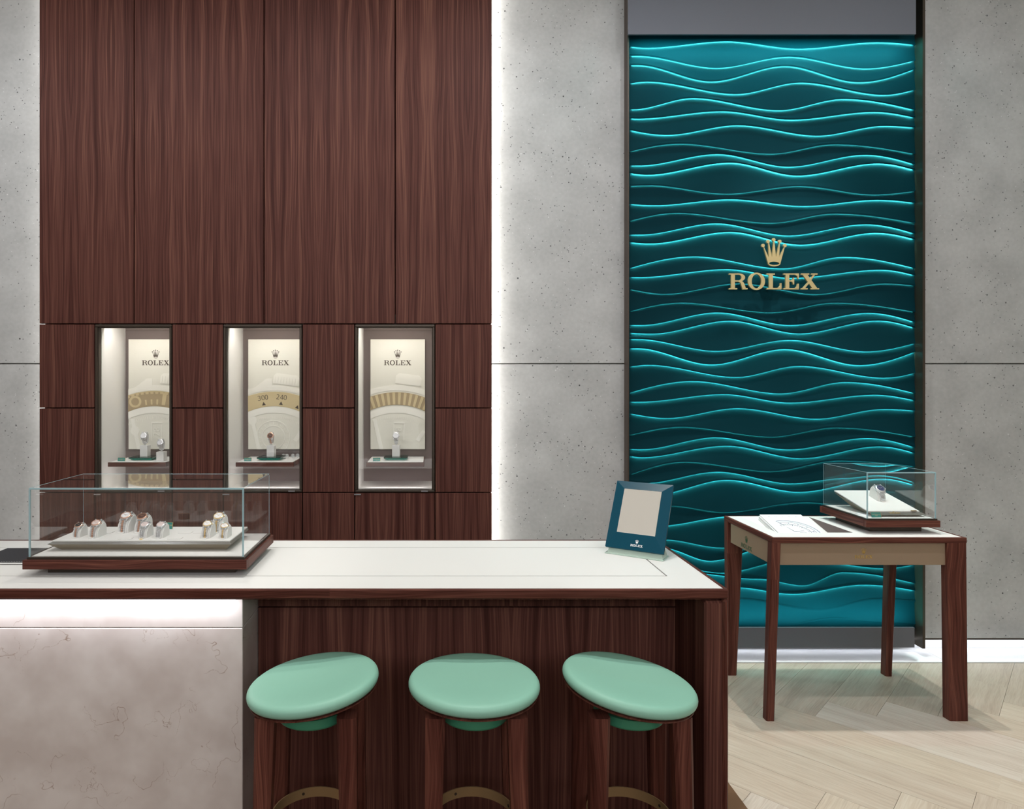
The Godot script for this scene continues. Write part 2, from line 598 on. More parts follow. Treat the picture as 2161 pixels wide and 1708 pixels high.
func build_floor() -> void:
	var f := structure("floor")
	part("screed", bx(-4.35, 4.35, -0.15, -0.012, -3.75, 4.15), M.floor_base, f)
	var W := 0.195
	var L := 5.0 * W
	var e1 := Vector2(1, 1) / sqrt(2.0)
	var e2 := Vector2(1, -1) / sqrt(2.0)
	var o := Vector2(1.578, 2.43 + L / sqrt(2.0))
	var region := rect_poly(0.6, -0.6, 4.2, 3.549)
	for j in range(-4, 5):
		for i in range(-14, 16):
			for v in 2:
				var a0 := i * W + j * L
				var b0 := i * W - j * L
				var r := Rect2(a0, b0, L, W) if v == 0 else Rect2(a0, b0 + W, W, L)
				r = r.grow(-0.0006)
				var poly := PackedVector2Array()
				for c in [r.position, Vector2(r.end.x, r.position.y), r.end, Vector2(r.position.x, r.end.y)]:
					poly.append(o + e1 * c.x + e2 * c.y)
				for p in Geometry2D.intersect_polygons(poly, region):
					if p.size() < 3: continue
					var dir := e1 if v == 0 else e2
					var nrm := e2 if v == 0 else e1
					var st := begin()
					var off := Vector2(rng.randf(), rng.randf())
					var idx := Geometry2D.triangulate_polygon(p)
					for q in range(0, idx.size(), 3):
						plank_tri(st, [p[idx[q]], p[idx[q + 1]], p[idx[q + 2]]], dir, nrm, off)
					for q in p.size():
						var s0: Vector2 = p[q]
						var s1: Vector2 = p[(q + 1) % p.size()]
						var mid: Vector2 = (s0 + s1) / 2.0
						var cen := Vector2.ZERO
						for pt in p: cen += pt / p.size()
						quad(st, V(s0.x, 0, s0.y), V(s1.x, 0, s1.y), V(s1.x, -0.012, s1.y), V(s0.x, -0.012, s0.y), V(mid.x - cen.x, 0, mid.y - cen.y))
					part("plank", st, M["oak%d" % (rng.randi() % 4)], f)
	var c := thing("carpet", "plain brown carpet under the counter and its stools", "carpet")
	part("pile", bx(-4.2, 1.105, -0.012, 0.006, -3.6, 3.0, 0.003), M.carpet, c)

func plank_tri(st: SurfaceTool, p: Array, dir: Vector2, nrm: Vector2, off: Vector2) -> void:
	var a := V(p[0].x, 0, p[0].y)
	var b := V(p[1].x, 0, p[1].y)
	var c := V(p[2].x, 0, p[2].y)
	var order := [0, 1, 2]
	if (b - a).cross(c - a).dot(Vector3.UP) > 0.0: order = [0, 2, 1]
	for i in order:
		var q: Vector2 = p[i]
		st.set_normal(Vector3.UP)
		st.set_uv(Vector2(q.dot(nrm), q.dot(dir)) + off)
		st.add_vertex(V(q.x, 0, q.y))

const NICHE := [[200.0, 363.0], [471.0, 638.0], [748.5, 918.0]]

func build_wood_wall() -> void:
	var w := structure("wall_wood")
	var s := WOODD / F
	var yt := Y(684, WOODD)
	var ym := Y(861.5, WOODD)
	var yb := Y(1040, WOODD)
	var gap := 0.0027
	var cols := []
	var edges := [82.0, 283.0, 557.0, 834.0, 1039.0]
	for i in 4: cols.append([edges[i], edges[i + 1], yt, CEIL])
	var mids := [[82.0, 200.0], [363.0, 471.0], [638.0, 748.5], [918.0, 1039.0]]
	for m in mids:
		cols.append([m[0], m[1], ym, yt])
		cols.append([m[0], m[1], yb, ym])
	var low := [82.0, 200.0, 363.0, 471.0, 638.0, 748.5, 918.0, 1039.0]
	for i in 7: cols.append([low[i], low[i + 1], 0.08, yb])
	for c in cols:
		uvo = Vector2(rng.randf_range(0, 1.1) - X(c[0], WOODD), rng.randf_range(0, 0.7) - c[2])
		part("wood_panel", bx(X(c[0], WOODD) + gap, X(c[1], WOODD) - gap, c[2] + gap, c[3] - gap, WOODD, WOODD + 0.02, 0.0015), M.walnut, w)
	uvo = Vector2.ZERO
	# dark carrier behind the panels, open at the niches
	var x0 := X(83, WOODD)
	var x1 := X(1038, WOODD)
	part("carrier", bx(x0, x1, yt - 0.004, CEIL, WOODD + 0.055, 3.63), M.walnut, w)
	part("carrier", bx(x0, x1, 0.08, yb + 0.004, WOODD + 0.055, 3.63), M.walnut, w)
	for m in mids:
		part("carrier", bx(X(m[0], WOODD), X(m[1], WOODD), yb + 0.005, yt - 0.005, WOODD + 0.055, 3.63), M.walnut, w)

# ---------------------------------------------------------------- wave panel
const WAVES := [
	# photo pixels of the crests and troughs: [strength, x, y, x, y ...]
	[1, 1327.5, 98.8, 1365, 101.7, 1533, 88.1, 1685, 103.7, 1851, 90.1, 1931.5, 95.9],
	[1, 1327.5, 119.2, 1345, 118.9, 1512, 144.2, 1664, 120.8, 1825, 145.4, 1931.5, 128],
	[1, 1327.5, 138.6, 1345, 138.6, 1501, 173, 1656, 140.6, 1812, 174.6, 1931.5, 145.8],
	[1, 1327.5, 177.5, 1365, 173.3, 1553, 199.5, 1689, 175.3, 1864, 201.2, 1931.5, 189.5],
	[1, 1327.5, 231.6, 1336, 231.6, 1462, 208, 1643, 233.6, 1779, 210, 1931.5, 233.6],
	[1, 1328, 250.7, 1345, 251.4, 1523, 235.8, 1669, 253.6, 1844, 237.4, 1931.5, 249.8],
	[1, 1328, 275.3, 1407, 285.7, 1556, 265.3, 1724, 287.3, 1867, 266.6, 1931.5, 270.5],
	[0, 1328, 321, 1436, 304.2, 1627, 325.2, 1760, 305.5, 1931.5, 325.9],
	[1, 1328, 350.2, 1349, 350.2, 1514, 326.2, 1663, 352.8, 1825, 327.8, 1931.5, 348.6],
	[2, 1328, 366, 1365, 369.9, 1540, 344.3, 1682, 371.6, 1851, 346, 1931.5, 360.5],
	[0, 1328, 393.6, 1371, 392, 1533, 409.7, 1686, 393.6, 1844, 411.3, 1931.5, 403.3],
	[1, 1329, 431.4, 1381, 434, 1540, 421.4, 1695, 435.6, 1851, 422.7, 1931.5, 429.2],
	[0, 1329, 467, 1430, 450.2, 1627, 471, 1760, 451.8, 1931.5, 471.6],
	[1, 1329, 495.9, 1352, 495.9, 1511, 472.2, 1663, 497.8, 1825, 474.2, 1931.5, 494.6],
	[2, 1329, 512, 1371, 514.7, 1540, 490.4, 1689, 517.3, 1847, 492.3, 1931.5, 506.6],
	[1, 1329, 566.5, 1465, 541.9, 1650, 567.2, 1779, 542.9, 1931.5, 567.2],
	[1, 1329, 585.6, 1349, 585.6, 1533, 568.8, 1669, 587.2, 1857, 570.1, 1931.5, 582.4],
	[0, 1329, 610.6, 1404, 620.9, 1559, 598.9, 1721, 621.3, 1864, 599.2, 1931.5, 603.8],
	[0, 1329.5, 657.5, 1439, 639.4, 1627, 659.8, 1760, 639.7, 1931.5, 659.2],
	[1, 1329.5, 686.7, 1352, 686.7, 1514, 660.1, 1666, 686.7, 1831, 661.1, 1931.5, 681.2],
	[1, 1329.5, 702.9, 1375, 704.8, 1540, 677.6, 1686, 704.5, 1851, 677.3, 1931.5, 693.5],
	[1, 1330, 716.2, 1345, 716.2, 1511, 741.1, 1666, 718.1, 1825, 742.4, 1931.5, 724.3],
	[2, 1330, 735.9, 1345, 735.6, 1501, 769.9, 1656, 737.5, 1812, 771.2, 1931.5, 742.4],
	[1, 1330, 774.2, 1368, 770.6, 1553, 796.2, 1686, 772.9, 1864, 797.8, 1931.5, 787.1],
	[1, 1330, 828.9, 1462, 804.9, 1647, 830.9, 1783, 806.9, 1931.5, 830.9],
	[1, 1330, 848.4, 1349, 848.4, 1527, 832.5, 1666, 850.3, 1844, 833.8, 1931.5, 846.1],
	[1, 1330, 873, 1407, 882.7, 1556, 862, 1721, 884.3, 1864, 863.9, 1931.5, 867.1],
	[0, 1330, 918.3, 1439, 901.5, 1627, 922.2, 1763, 902.8, 1931.5, 922.5],
	[1, 1330, 947.8, 1352, 948.8, 1511, 923.5, 1663, 949.1, 1828, 925.1, 1931.5, 945.5],
	[1, 1330, 962.5, 1352, 965.6, 1533, 941.3, 1689, 967.6, 1854, 942.6, 1931.5, 957.2],
	[0, 1330, 1001.9, 1446, 975.3, 1627, 994.8, 1770, 972.7, 1931.5, 985],
	[1, 1330, 1017, 1360, 1020, 1514, 996.1, 1669, 1020.7, 1786, 1009, 1850, 1003, 1931.5, 1019],
	[2, 1330, 1040, 1380, 1044, 1533, 1013.2, 1685, 1038.5, 1860, 1010.6, 1931.5, 1025.2],
	[0, 1330, 1066, 1418, 1068, 1527, 1081.3, 1698, 1060.5, 1860, 1078, 1931.5, 1066],
	[2, 1330, 1113, 1390, 1110, 1545, 1090, 1700, 1116, 1860, 1092, 1931.5, 1108],
	[1, 1330, 1131, 1402, 1139, 1522, 1156, 1600, 1158, 1760, 1133, 1931.5, 1146],
	[2, 1330, 1150, 1400, 1157, 1498, 1184, 1640, 1150, 1800, 1181, 1931.5, 1162],
	[1, 1330, 1188, 1400, 1191, 1522, 1209, 1680, 1180, 1866, 1199.6, 1931.5, 1191],
	[1, 1330, 1222, 1440, 1208, 1600, 1222, 1694, 1235.7, 1777.6, 1208, 1931.5, 1232],
	[2, 1330, 1240, 1420, 1232, 1554, 1240, 1672, 1253.7, 1822, 1234.3, 1931.5, 1247],
	[-1, 1330, 1262, 1420, 1274, 1560, 1266, 1727, 1288.4, 1850, 1266, 1931.5, 1270],
	[-1, 1330, 1312, 1440, 1318, 1580, 1330, 1650, 1321, 1761, 1306.5, 1880, 1313, 1931.5, 1318],
]

func wave_y(w: Array, x: float) -> float:
	var n := (w.size() - 1) / 2
	for i in n - 1:
		var xa: float = w[1 + 2 * i]
		var xb: float = w[3 + 2 * i]
		if x <= xb or i == n - 2:
			var ya: float = w[2 + 2 * i]
			var yb: float = w[4 + 2 * i]
			var t := clampf((x - xa) / (xb - xa), 0, 1)
			# flat at crests and troughs, free at the panel's two borders
			if i == 0: return lerpf(ya, yb, sin(t * PI / 2) if n > 2 else t)
			if i == n - 2: return lerpf(ya, yb, 1.0 - cos(t * PI / 2))
			return lerpf(ya, yb, t * t * (3.0 - 2.0 * t))
	return 0.0

func build_wave_panel() -> void:
	var t := thing("wave_panel", "tall dark teal glass panel of glowing horizontal waves in a bronze frame", "wall panel", V(0, 0, 0))
	var D := 3.672
	var xa := 1327.0
	var xb := 1932.5
	var cols := 96
	var n := WAVES.size()
	var top := 66.0
	var bottom := 1326.0
	for k in n + 1:
		var st := begin()
		var strip := begin()
		var rows := 8
		# broad, middling or narrow strip
		var wide: float = 0.003 if k == n else [0.0008, 0.003, 0.0054][maxi(0, WAVES[k][0])]
		for i in cols:
			var px0 := lerpf(xa, xb, float(i) / cols)
			var px1 := lerpf(xa, xb, float(i + 1) / cols)
			var pts := []
			for px in [px0, px1]:
				var y0: float = Y(top if k == 0 else wave_y(WAVES[k - 1], px), D)
				var y1: float = Y(bottom if k == n else wave_y(WAVES[k], px), D)
				# the sheet starts behind the lip above and swells forward to its own lip
				var col := [V(X(px, D), y0 + (0.011 if k > 0 else 0.0), D + 0.004)]
				for r in rows:
					var u := float(r) / (rows - 1)
					col.append(V(X(px, D), lerpf(y0, y1, u), D + 0.004 - 0.0075 * u * u + 0.0013 * sin(u * PI)))
				pts.append(col)
			for r in rows:
				var ps := [pts[0][r], pts[1][r], pts[1][r + 1], pts[0][r + 1]]
				if ps[0].distance_to(ps[3]) < 1e-6: continue
				var ns := []
				for side in 2:
					for rr in [r, r + 1]:
						var c: Array = pts[side]
						var g: Vector3 = c[mini(rr + 1, rows)] - c[maxi(rr - 1, 0)]
						var h: Vector3 = pts[1][rr] - pts[0][rr]
						var q := h.cross(g).normalized()
						if q.z < 0: q = -q
						ns.append(q)
				smooth_quad(st, ps, [ns[0], ns[2], ns[3], ns[1]])
			if k < n:
				# roof of the groove behind the lip, and the light strip stuck to the back of the lip
				var e0: Vector3 = pts[0][rows]
				var e1: Vector3 = pts[1][rows]
				var up := Vector3(0, 0.0085, 0)
				quad(st, e0 + up + Vector3(0, 0, -0.001), e1 + up + Vector3(0, 0, -0.001), e1 + up + Vector3(0, 0, -0.014), e0 + up + Vector3(0, 0, -0.014), Vector3.DOWN)
				if i > 0 and i < cols - 1:
					var t0: Vector3 = (pts[0][rows - 1] - e0).normalized()
					var t1: Vector3 = (pts[1][rows - 1] - e1).normalized()
					# a narrow shelf under the strip screens it from below
					quad(st, e0, e1, e1 + t1 * 0.0014 + Vector3(0, 0, -0.0019), e0 + t0 * 0.0014 + Vector3(0, 0, -0.0019), Vector3.DOWN)
					var lo := Vector3(0, 0, -0.0011)
					var hi := Vector3(0, 0, -0.0014)
					quad(strip, e0 + t0 * 0.0016 + lo, e1 + t1 * 0.0016 + lo, e1 + t1 * (0.0016 + wide) + hi, e0 + t0 * (0.0016 + wide) + hi, Vector3(0, 0, -1))
		var band := part("wave_band", st, M.wave, t)
		if k < n and WAVES[k][0] >= 0:
			part("led_strip", strip, M.hidden_led_strip, band)
	# frame
	var fl := X(1327, 3.62)
	var fr := 2.668
	var hd := 3.565
	part("header_plate", bx(X(1326, hd), X(1933, hd), Y(72, hd), CEIL, hd, hd + 0.012), M.bronze_plate, t)
	part("kick_plate", bx(X(1328, hd), X(1930, hd), Y(1367, hd), Y(1325, hd), hd, hd + 0.012), M.bronze_plate, t)
	part("kick_ledge", bx(fl, X(1930, hd), Y(1325, hd) - 0.05, Y(1325, hd) - 0.044, hd + 0.012, 3.70), M.bronze, t)
	part("side_plate", bx(fr, fr + 0.014, 0.05, CEIL, 3.615, 3.76), M.bronze, t)
	part("side_plate", bx(fl - 0.008, fl, 0.05, CEIL, 3.615, 3.76), M.bronze, t)
	part("backing", bx(fl, fr, 0.05, CEIL, 3.71, 3.75), M.wave, t)
	# light strips behind the header and the kick plate
	for k in 2:
		var y: float = [Y(72, hd) + 0.012, Y(1325, hd) - 0.035][k]
		var l := thing("led_strip", ["aqua light strip hidden behind the header of the wave panel", "aqua light strip hidden behind the kick plate of the wave panel"][k], "light strip")
		if k == 1: y += 0.02
		part("led_diffuser", bx(X(1334, hd), X(1926, hd), y - 0.003, y + 0.003, hd + 0.014, hd + 0.02), M.led_aqua, l)
		area("light", V((fl + fr) / 2, y + [-0.006, 0.006][k], hd + 0.018), Vector3(0, [-1.0, 1.0][k], -0.3), Vector2(1.5, 0.01), [0.74, 0.58][k], Color(0.4, 1.0, 1.0), l, Vector3.BACK)
	# the gilt lettering stands off the glass
	var s := thing("wall_sign", "gold crown and ROLEX lettering standing on the teal wave panel", "sign", at(1631.5, 611.5, 3.638))
	for k in 6:
		var lst := begin()
		logo_piece(lst, k, 0.2465 * 2.0 * 1885.0 / 1885.0, 0.01)
		part("crown" if k == 0 else "letter", lst, M.gold, s)

# pieces of the crown-and-name mark, in the pixels of a close look at the wall sign; piece 0 the crown, 1 to 5 the letters
func logo_polys(k: int) -> Array:
	var o := []
	var r := func(x0, y0, x1, y1): o.append(rect_poly(x0, y0, x1, y1))
	if k == 0:
		var body := PackedVector2Array([Vector2(970, 742), Vector2(872, 398), Vector2(884, 396), Vector2(985, 622), Vector2(972, 312), Vector2(990, 312), Vector2(1050, 612), Vector2(1084, 275), Vector2(1100, 275), Vector2(1136, 612), Vector2(1202, 312), Vector2(1216, 312), Vector2(1202, 622), Vector2(1306, 398), Vector2(1318, 400), Vector2(1226, 742)])
		for i in 13:
			var a := PI * i / 12.0
			body.append(Vector2(1097 + 106 * cos(a), 740 - 36 * sin(a)))
		o.append(body)
		o.append(ring_poly(Vector2(1098, 742), Vector2(128, 60), Vector2(106, 32), 0, PI, 16))
		for b in [[865, 366], [970, 282], [1088, 246], [1215, 281], [1322, 368]]:
			o.append(circle_poly(Vector2(b[0], b[1]), Vector2(35, 36), 16))
	elif k == 1:
		r.call(195, 950, 275, 1285)
		r.call(150, 950, 275, 976)
		r.call(150, 1257, 325, 1285)
		r.call(270, 950, 360, 976)
		r.call(270, 1096, 360, 1122)
		o.append(ring_poly(Vector2(355, 1036), Vector2(132, 86), Vector2(56, 60), -PI / 2, PI / 2, 14))
		o.append(PackedVector2Array([Vector2(345, 1100), Vector2(425, 1116), Vector2(452, 1136), Vector2(470, 1165), Vector2(500, 1257), Vector2(540, 1257), Vector2(540, 1285), Vector2(434, 1285), Vector2(402, 1175), Vector2(385, 1140), Vector2(345, 1122)]))
	elif k == 2:
		o.append(ring_poly(Vector2(727, 1115), Vector2(178, 181), Vector2(100, 146), 0.0, PI, 24))
		o.append(ring_poly(Vector2(727, 1115), Vector2(178, 181), Vector2(100, 146), PI, TAU, 24))
	elif k == 3:
		r.call(990, 950, 1070, 1285)
		r.call(940, 950, 1112, 978)
		r.call(940, 1255, 1250, 1285)
		o.append(PackedVector2Array([Vector2(1150, 1257), Vector2(1195, 1240), Vector2(1218, 1205), Vector2(1222, 1152), Vector2(1250, 1152), Vector2(1250, 1257)]))
	elif k == 4:
		r.call(1335, 950, 1412, 1285)
		r.call(1290, 950, 1612, 976)
		r.call(1290, 1257, 1612, 1285)
		r.call(1405, 1095, 1495, 1122)
		o.append(PackedVector2Array([Vector2(1450, 1098), Vector2(1482, 1078), Vector2(1490, 1040), Vector2(1515, 1040), Vector2(1515, 1180), Vector2(1490, 1180), Vector2(1482, 1140), Vector2(1450, 1119)]))
		o.append(PackedVector2Array([Vector2(1530, 974), Vector2(1612, 974), Vector2(1612, 1066), Vector2(1586, 1066), Vector2(1580, 1010)]))
		o.append(PackedVector2Array([Vector2(1530, 1259), Vector2(1565, 1235), Vector2(1585, 1165), Vector2(1612, 1165), Vector2(1612, 1259)]))
	else:
		o.append(PackedVector2Array([Vector2(1688, 970), Vector2(1788, 970), Vector2(2000, 1265), Vector2(1896, 1265)]))
		o.append(PackedVector2Array([Vector2(1918, 970), Vector2(1960, 970), Vector2(1858, 1110), Vector2(1836, 1082)]))
		o.append(PackedVector2Array([Vector2(1690, 1265), Vector2(1812, 1118), Vector2(1834, 1148), Vector2(1740, 1265)]))
		r.call(1660, 950, 1830, 977)
		r.call(1870, 950, 2003, 977)
		r.call(1655, 1258, 1797, 1285)
		r.call(1860, 1258, 2035, 1285)
	return o

# width: of the whole word; the mark stands on y = 0, centred on x = 0, facing +z
func logo_piece(st: SurfaceTool, k: int, width: float, h: float, xf := Transform3D()) -> void:
	var s := width / 1885.0
	var i := 0
	for p in logo_polys(k):
		var q := PackedVector2Array()
		for v in p: q.append(Vector2((v.x - 1092.5) * s, (1285.0 - v.y) * s))
		extrude(st, q, 0.0, h * (1.0 + 0.015 * i), xf)
		i += 1

func small_logo(parent: Node3D, xf: Transform3D, width: float, m: Material, h := 0.0006) -> void:
	var st := begin()
	logo_piece(st, 0, width, h, xf)
	part("crown_mark", st, m, parent)
	st = begin()
	for k in range(1, 6): logo_piece(st, k, width, h, xf)
	part("lettering", st, m, parent)

func words(parent: Node3D, text: String, xf: Transform3D, height: float, m: Material, depth := 0.0004, font := "Droid Sans", spread := 0) -> void:
	var tm := TextMesh.new()
	var sf := SystemFont.new()
	sf.font_names = PackedStringArray([font])
	tm.font = sf
	tm.font_size = 32
	tm.pixel_size = height / 24.0
	tm.depth = depth
	tm.text = text
	tm.material = m
	var o := MeshInstance3D.new()
	o.mesh = tm
	o.name = "lettering"
	o.transform = xf
	parent.add_child(o, true)

# ---------------------------------------------------------------- niches
func clipped(st: SurfaceTool, poly: PackedVector2Array, z0: float, z1: float) -> void:
	for p in Geometry2D.intersect_polygons(poly, rect_poly(-0.1575, 0.0, 0.1575, 0.636)):
		if p.size() >= 3: extrude(st, p, z0, z1)

func build_niche(i: int) -> void:
	var names := ["beside the plain concrete strip", "between two other niches", "on the wave panel side"]
	var pa: float = NICHE[i][0]
	var pb: float = NICHE[i][1]
	var x0 := X(pa, WOODD)
	var x1 := X(pb, WOODD)
	var y0 := Y(1040, WOODD)
	var y1 := Y(684, WOODD)
	var ix0 := X(pa + 5.5, WOODD)
	var ix1 := X(pb - 5.5, WOODD)
	var iy0 := Y(1034.5, WOODD)
	var iy1 := Y(690.5, WOODD)
	var bd := 3.876
	var xc := (x0 + x1) / 2
	var n := thing("display_niche", "bronze-framed lit wall niche in the walnut, " + names[i], "niche", V(0, 0, 0), 0.0, "wall niches")
	var fr := WOODD - 0.004
	for s in [[x0 + 0.002, x1 - 0.002, iy1, y1 - 0.002], [x0 + 0.002, x1 - 0.002, y0 + 0.002, iy0], [x0 + 0.002, ix0, iy0, iy1], [ix1, x1 - 0.002, iy0, iy1]]:
		part("frame", bx(s[0], s[1], s[2], s[3], fr, fr + 0.05, 0.003), M.bronze, n)
	# a second, inner lip set back
	for s in [[ix0 - 0.004, ix1 + 0.004, iy1 - 0.004, iy1], [ix0 - 0.004, ix0 + 0.003, iy0, iy1], [ix1 - 0.003, ix1 + 0.004, iy0, iy1]]:
		part("inner_frame", bx(s[0], s[1], s[2], s[3], fr + 0.012, fr + 0.03), M.bronze, n)
	part("side_wall", bx(ix0 - 0.012, ix0, iy0, iy1 + 0.06, fr + 0.05, bd), M.white, n)
	part("side_wall", bx(ix1, ix1 + 0.012, iy0, iy1 + 0.06, fr + 0.05, bd), M.white, n)
	part("top_fascia", bx(ix0, ix1, iy1 + 0.0, iy1 + 0.06, fr + 0.05, fr + 0.056), M.taupe, n)
	part("niche_floor", bx(ix0 - 0.012, ix1 + 0.012, iy0 - 0.012, iy0, fr + 0.05, bd), M.white, n)
	part("niche_top", bx(ix0 - 0.012, ix1 + 0.012, iy1 + 0.06, iy1 + 0.072, fr + 0.05, bd), M.taupe, n)
	part("back_wall", bx(ix0 - 0.012, ix1 + 0.012, iy0, iy1 + 0.06, bd, bd + 0.015), M.taupe, n)
	part("groove", bx(ix0, ix1, iy1 + 0.004, iy1 + 0.0055, bd - 0.0015, bd + 0.001), M.bronze, n)
	part("front_glass", bx(ix0, ix1, iy0, iy1, fr + 0.034, fr + 0.036), M.glass, n)
	part("lock_plate", bx(ix1 - 0.06, ix1 - 0.025, iy0 - 0.008, iy0 - 0.003, fr - 0.003, fr), M.steel, n)
	part("lock_plate", bx(x0 - 0.002, x0 + 0.034, y0 - 0.012, y0 - 0.006, fr - 0.003, fr + 0.004), M.steel, n)
	part("led_diffuser", bx(xc - 0.15, xc + 0.15, iy1 + 0.05, iy1 + 0.055, fr + 0.06, fr + 0.075), M.led, n)
	area("light", V(xc, iy1 + 0.048, fr + 0.085), Vector3(0, -1.0, -0.12), Vector2(0.3, 0.05), 0.19, Color(1.0, 0.985, 0.95), n, Vector3.BACK)
	area("light", V(xc, iy0 + 0.012, fr + 0.065), Vector3(0, 0.5, -1.0), Vector2(0.32, 0.012), 0.02, Color(1.0, 0.98, 0.97), n, Vector3.UP)
	# shelf
	var sy := 1.07
	var sf := 3.59
	part("shelf", bx(xc - 0.157, xc + 0.157, sy - 0.025, sy - 0.002, sf, bd, 0.001, 0), M.walnut_solid, n)
	part("shelf_inlay", bx(xc - 0.151, xc + 0.151, sy - 0.003, sy, sf + 0.006, bd - 0.004), M.cream, n)
	# poster board
	var b := thing("poster_board", ["cream board with embossed bezel, dark gold minute band and date 28", "cream board with embossed bezel numbered 300 and 240 in a gold band", "cream board with embossed fluted gold bezel and date window 8"][i], "poster", V(xc, Y(948.5, 3.835), 3.835), 0.0, "poster boards in the niches")
	var st := begin()
	box(st, Vector3(-0.1575, 0, -0.03), Vector3(0.1575, 0.636, 0), 0.001)
	part("board", st, M.board, b)
	small_logo(b, Transform3D(Basis(), Vector3(0, 0.486, 0)), 0.158, M.brown_print, 0.0004)
	var k := 0.315 / 491.0
	var c := Vector2(-0.006, -0.125)
	if i == 0:
		relief_arc(b, "bezel_band", c, 0.458, 0.374, M.board_beige, 0.003)
		st = begin()
		for j in 30:
			var a := PI / 2 + (j - 14.5) * 0.062
			clipped(st, ring_poly(c, Vector2(0.4585, 0.4585), Vector2(0.446, 0.446), a - 0.019, a + 0.019, 4), 0.003, 0.0042)
		part("bezel_teeth", st, M.board_gold, b)
		relief_arc(b, "bezel_edge", c, 0.462, 0.4565, M.board_gold, 0.004)
		st = begin()
		for j in [[0.122, 0.03], [0.04, 0.03], [-0.042, 0.03], [-0.135, 0.07], [-0.25, 0.03]]:
			var a: float = PI / 2 + j[0]
			clipped(st, ring_poly(c, Vector2(1, 1) * (0.384 + j[1]), Vector2(0.384, 0.384), a - (0.012 if j[1] < 0.05 else 0.026), a + (0.012 if j[1] < 0.05 else 0.026), 3), 0.003, 0.004)
		part("minute_marks", st, M.board_gold, b)
		st = begin()
		var z0 := c + Vector2(cos(PI / 2 + 0.27), sin(PI / 2 + 0.27)) * 0.415
		clipped(st, ring_poly(z0, Vector2(0.036, 0.034), Vector2(0.023, 0.022), 0, PI, 12), 0.003, 0.004)
		clipped(st, ring_poly(z0, Vector2(0.036, 0.034), Vector2(0.023, 0.022), PI, TAU, 12), 0.003, 0.004)
		part("numeral", st, M.board_gold, b)
		words(b, "28", Transform3D(Basis(Vector3(0, 0, 1), PI / 2), Vector3(0.008, 0.1, 0.002)), 0.036, M.board_white, 0.002)
	elif i == 1:
		relief_arc(b, "bezel_band", c, 0.458, 0.374, M.board_gold, 0.003)
		for j in [["300", 0.155], ["240", -0.1], ["200", -0.345], ["400", 0.41]]:
			var a: float = PI / 2 + j[1]
			if absf(cos(a) * 0.43) > 0.13: continue
			words(b, j[0], Transform3D(Basis(Vector3(0, 0, 1), j[1]), Vector3(c.x + cos(a) * 0.427, c.y + sin(a) * 0.427, 0.0032)), 0.028, M.brown_print, 0.0006, "Droid Sans")
		st = begin()
		for j in [0.155, -0.1, -0.345]:
			var a: float = PI / 2 + j
			var d := Vector2(cos(a), sin(a))
			var e := Vector2(-d.y, d.x)
			clipped(st, PackedVector2Array([c + d * 0.404, c + d * 0.384 + e * 0.011, c + d * 0.384 - e * 0.011]), 0.003, 0.0036)
		part("pointer_marks", st, M.brown_print, b)
		st = begin()
		for j in 2:
			var rr: float = [0.098, 0.068][j]
			clipped(st, ring_poly(Vector2(-0.012, 0.07), Vector2(rr, rr), Vector2(rr - 0.004, rr - 0.004), 0, PI, 24), 0.0, 0.0022)
			clipped(st, ring_poly(Vector2(-0.012, 0.07), Vector2(rr, rr), Vector2(rr - 0.004, rr - 0.004), PI, TAU, 24), 0.0, 0.0022)
		for j in 20:
			var a := TAU * j / 20.0
			var d := Vector2(cos(a), sin(a))
			var e := Vector2(-d.y, d.x) * 0.0012
			clipped(st, PackedVector2Array([Vector2(-0.012, 0.07) + d * 0.072 + e, Vector2(-0.012, 0.07) + d * 0.09 + e, Vector2(-0.012, 0.07) + d * 0.09 - e, Vector2(-0.012, 0.07) + d * 0.072 - e]), 0.0, 0.0018)
		part("subdial", st, M.board_white, b)
		words(b, "10", Transform3D(Basis(Vector3(0, 0, 1), -0.5), Vector3(0.036, 0.137, 0.001)), 0.018, M.board_white, 0.002)
	else:
		relief_arc(b, "bezel_band", c, 0.455, 0.382, M.board_beige, 0.003)
		st = begin()
		for j in 32:
			var a := PI / 2 + (j - 15.5) * 0.075
			clipped(st, ring_poly(c, Vector2(0.453, 0.453), Vector2(0.384, 0.384), a - 0.018, a + 0.018, 3), 0.003, 0.0055)
		part("flutes", st, M.board_gold, b)
		words(b, "8", Transform3D(Basis(Vector3(0, 0, 1), PI / 2), Vector3(0.006, 0.115, 0.002)), 0.036, M.board_white, 0.002)
	relief_arc(b, "dial_rim", c, 0.373, 0.336, M.board_white, 0.002)
	relief_arc(b, "case_rim", c, 0.496, 0.465, M.board_white, 0.002)
	st = begin()
	for j in 46:
		var a := PI / 2 + (j - 23) * 0.034
		clipped(st, ring_poly(c, Vector2(0.316, 0.316), Vector2(0.303 if j % 5 else 0.293, 0.303 if j % 5 else 0.293), a - 0.0028, a + 0.0028, 1), 0.0, 0.0018)
	part("minute_track", st, M.board_white, b)
	# winding crown and hand in relief
	st = begin()
	var cb := Transform3D(Basis(Vector3(0, 0, 1), -0.13), Vector3(0.06 if i != 0 else 0.1, 0.372, 0))
	extrude_clip(st, rect_poly(-0.075, 0.0, 0.075, 0.048), cb, 0.003)
	for j in 9:
		extrude_clip(st, rect_poly(-0.072 + j * 0.0165, 0.003, -0.063 + j * 0.0165, 0.044), cb, 0.006)
	extrude_clip(st, PackedVector2Array([Vector2(-0.075, 0.046), Vector2(0.075, 0.046), Vector2(0.058, 0.062), Vector2(-0.058, 0.062)]), cb, 0.0035)
	part("winding_crown", st, M.board_white, b)
	st = begin()
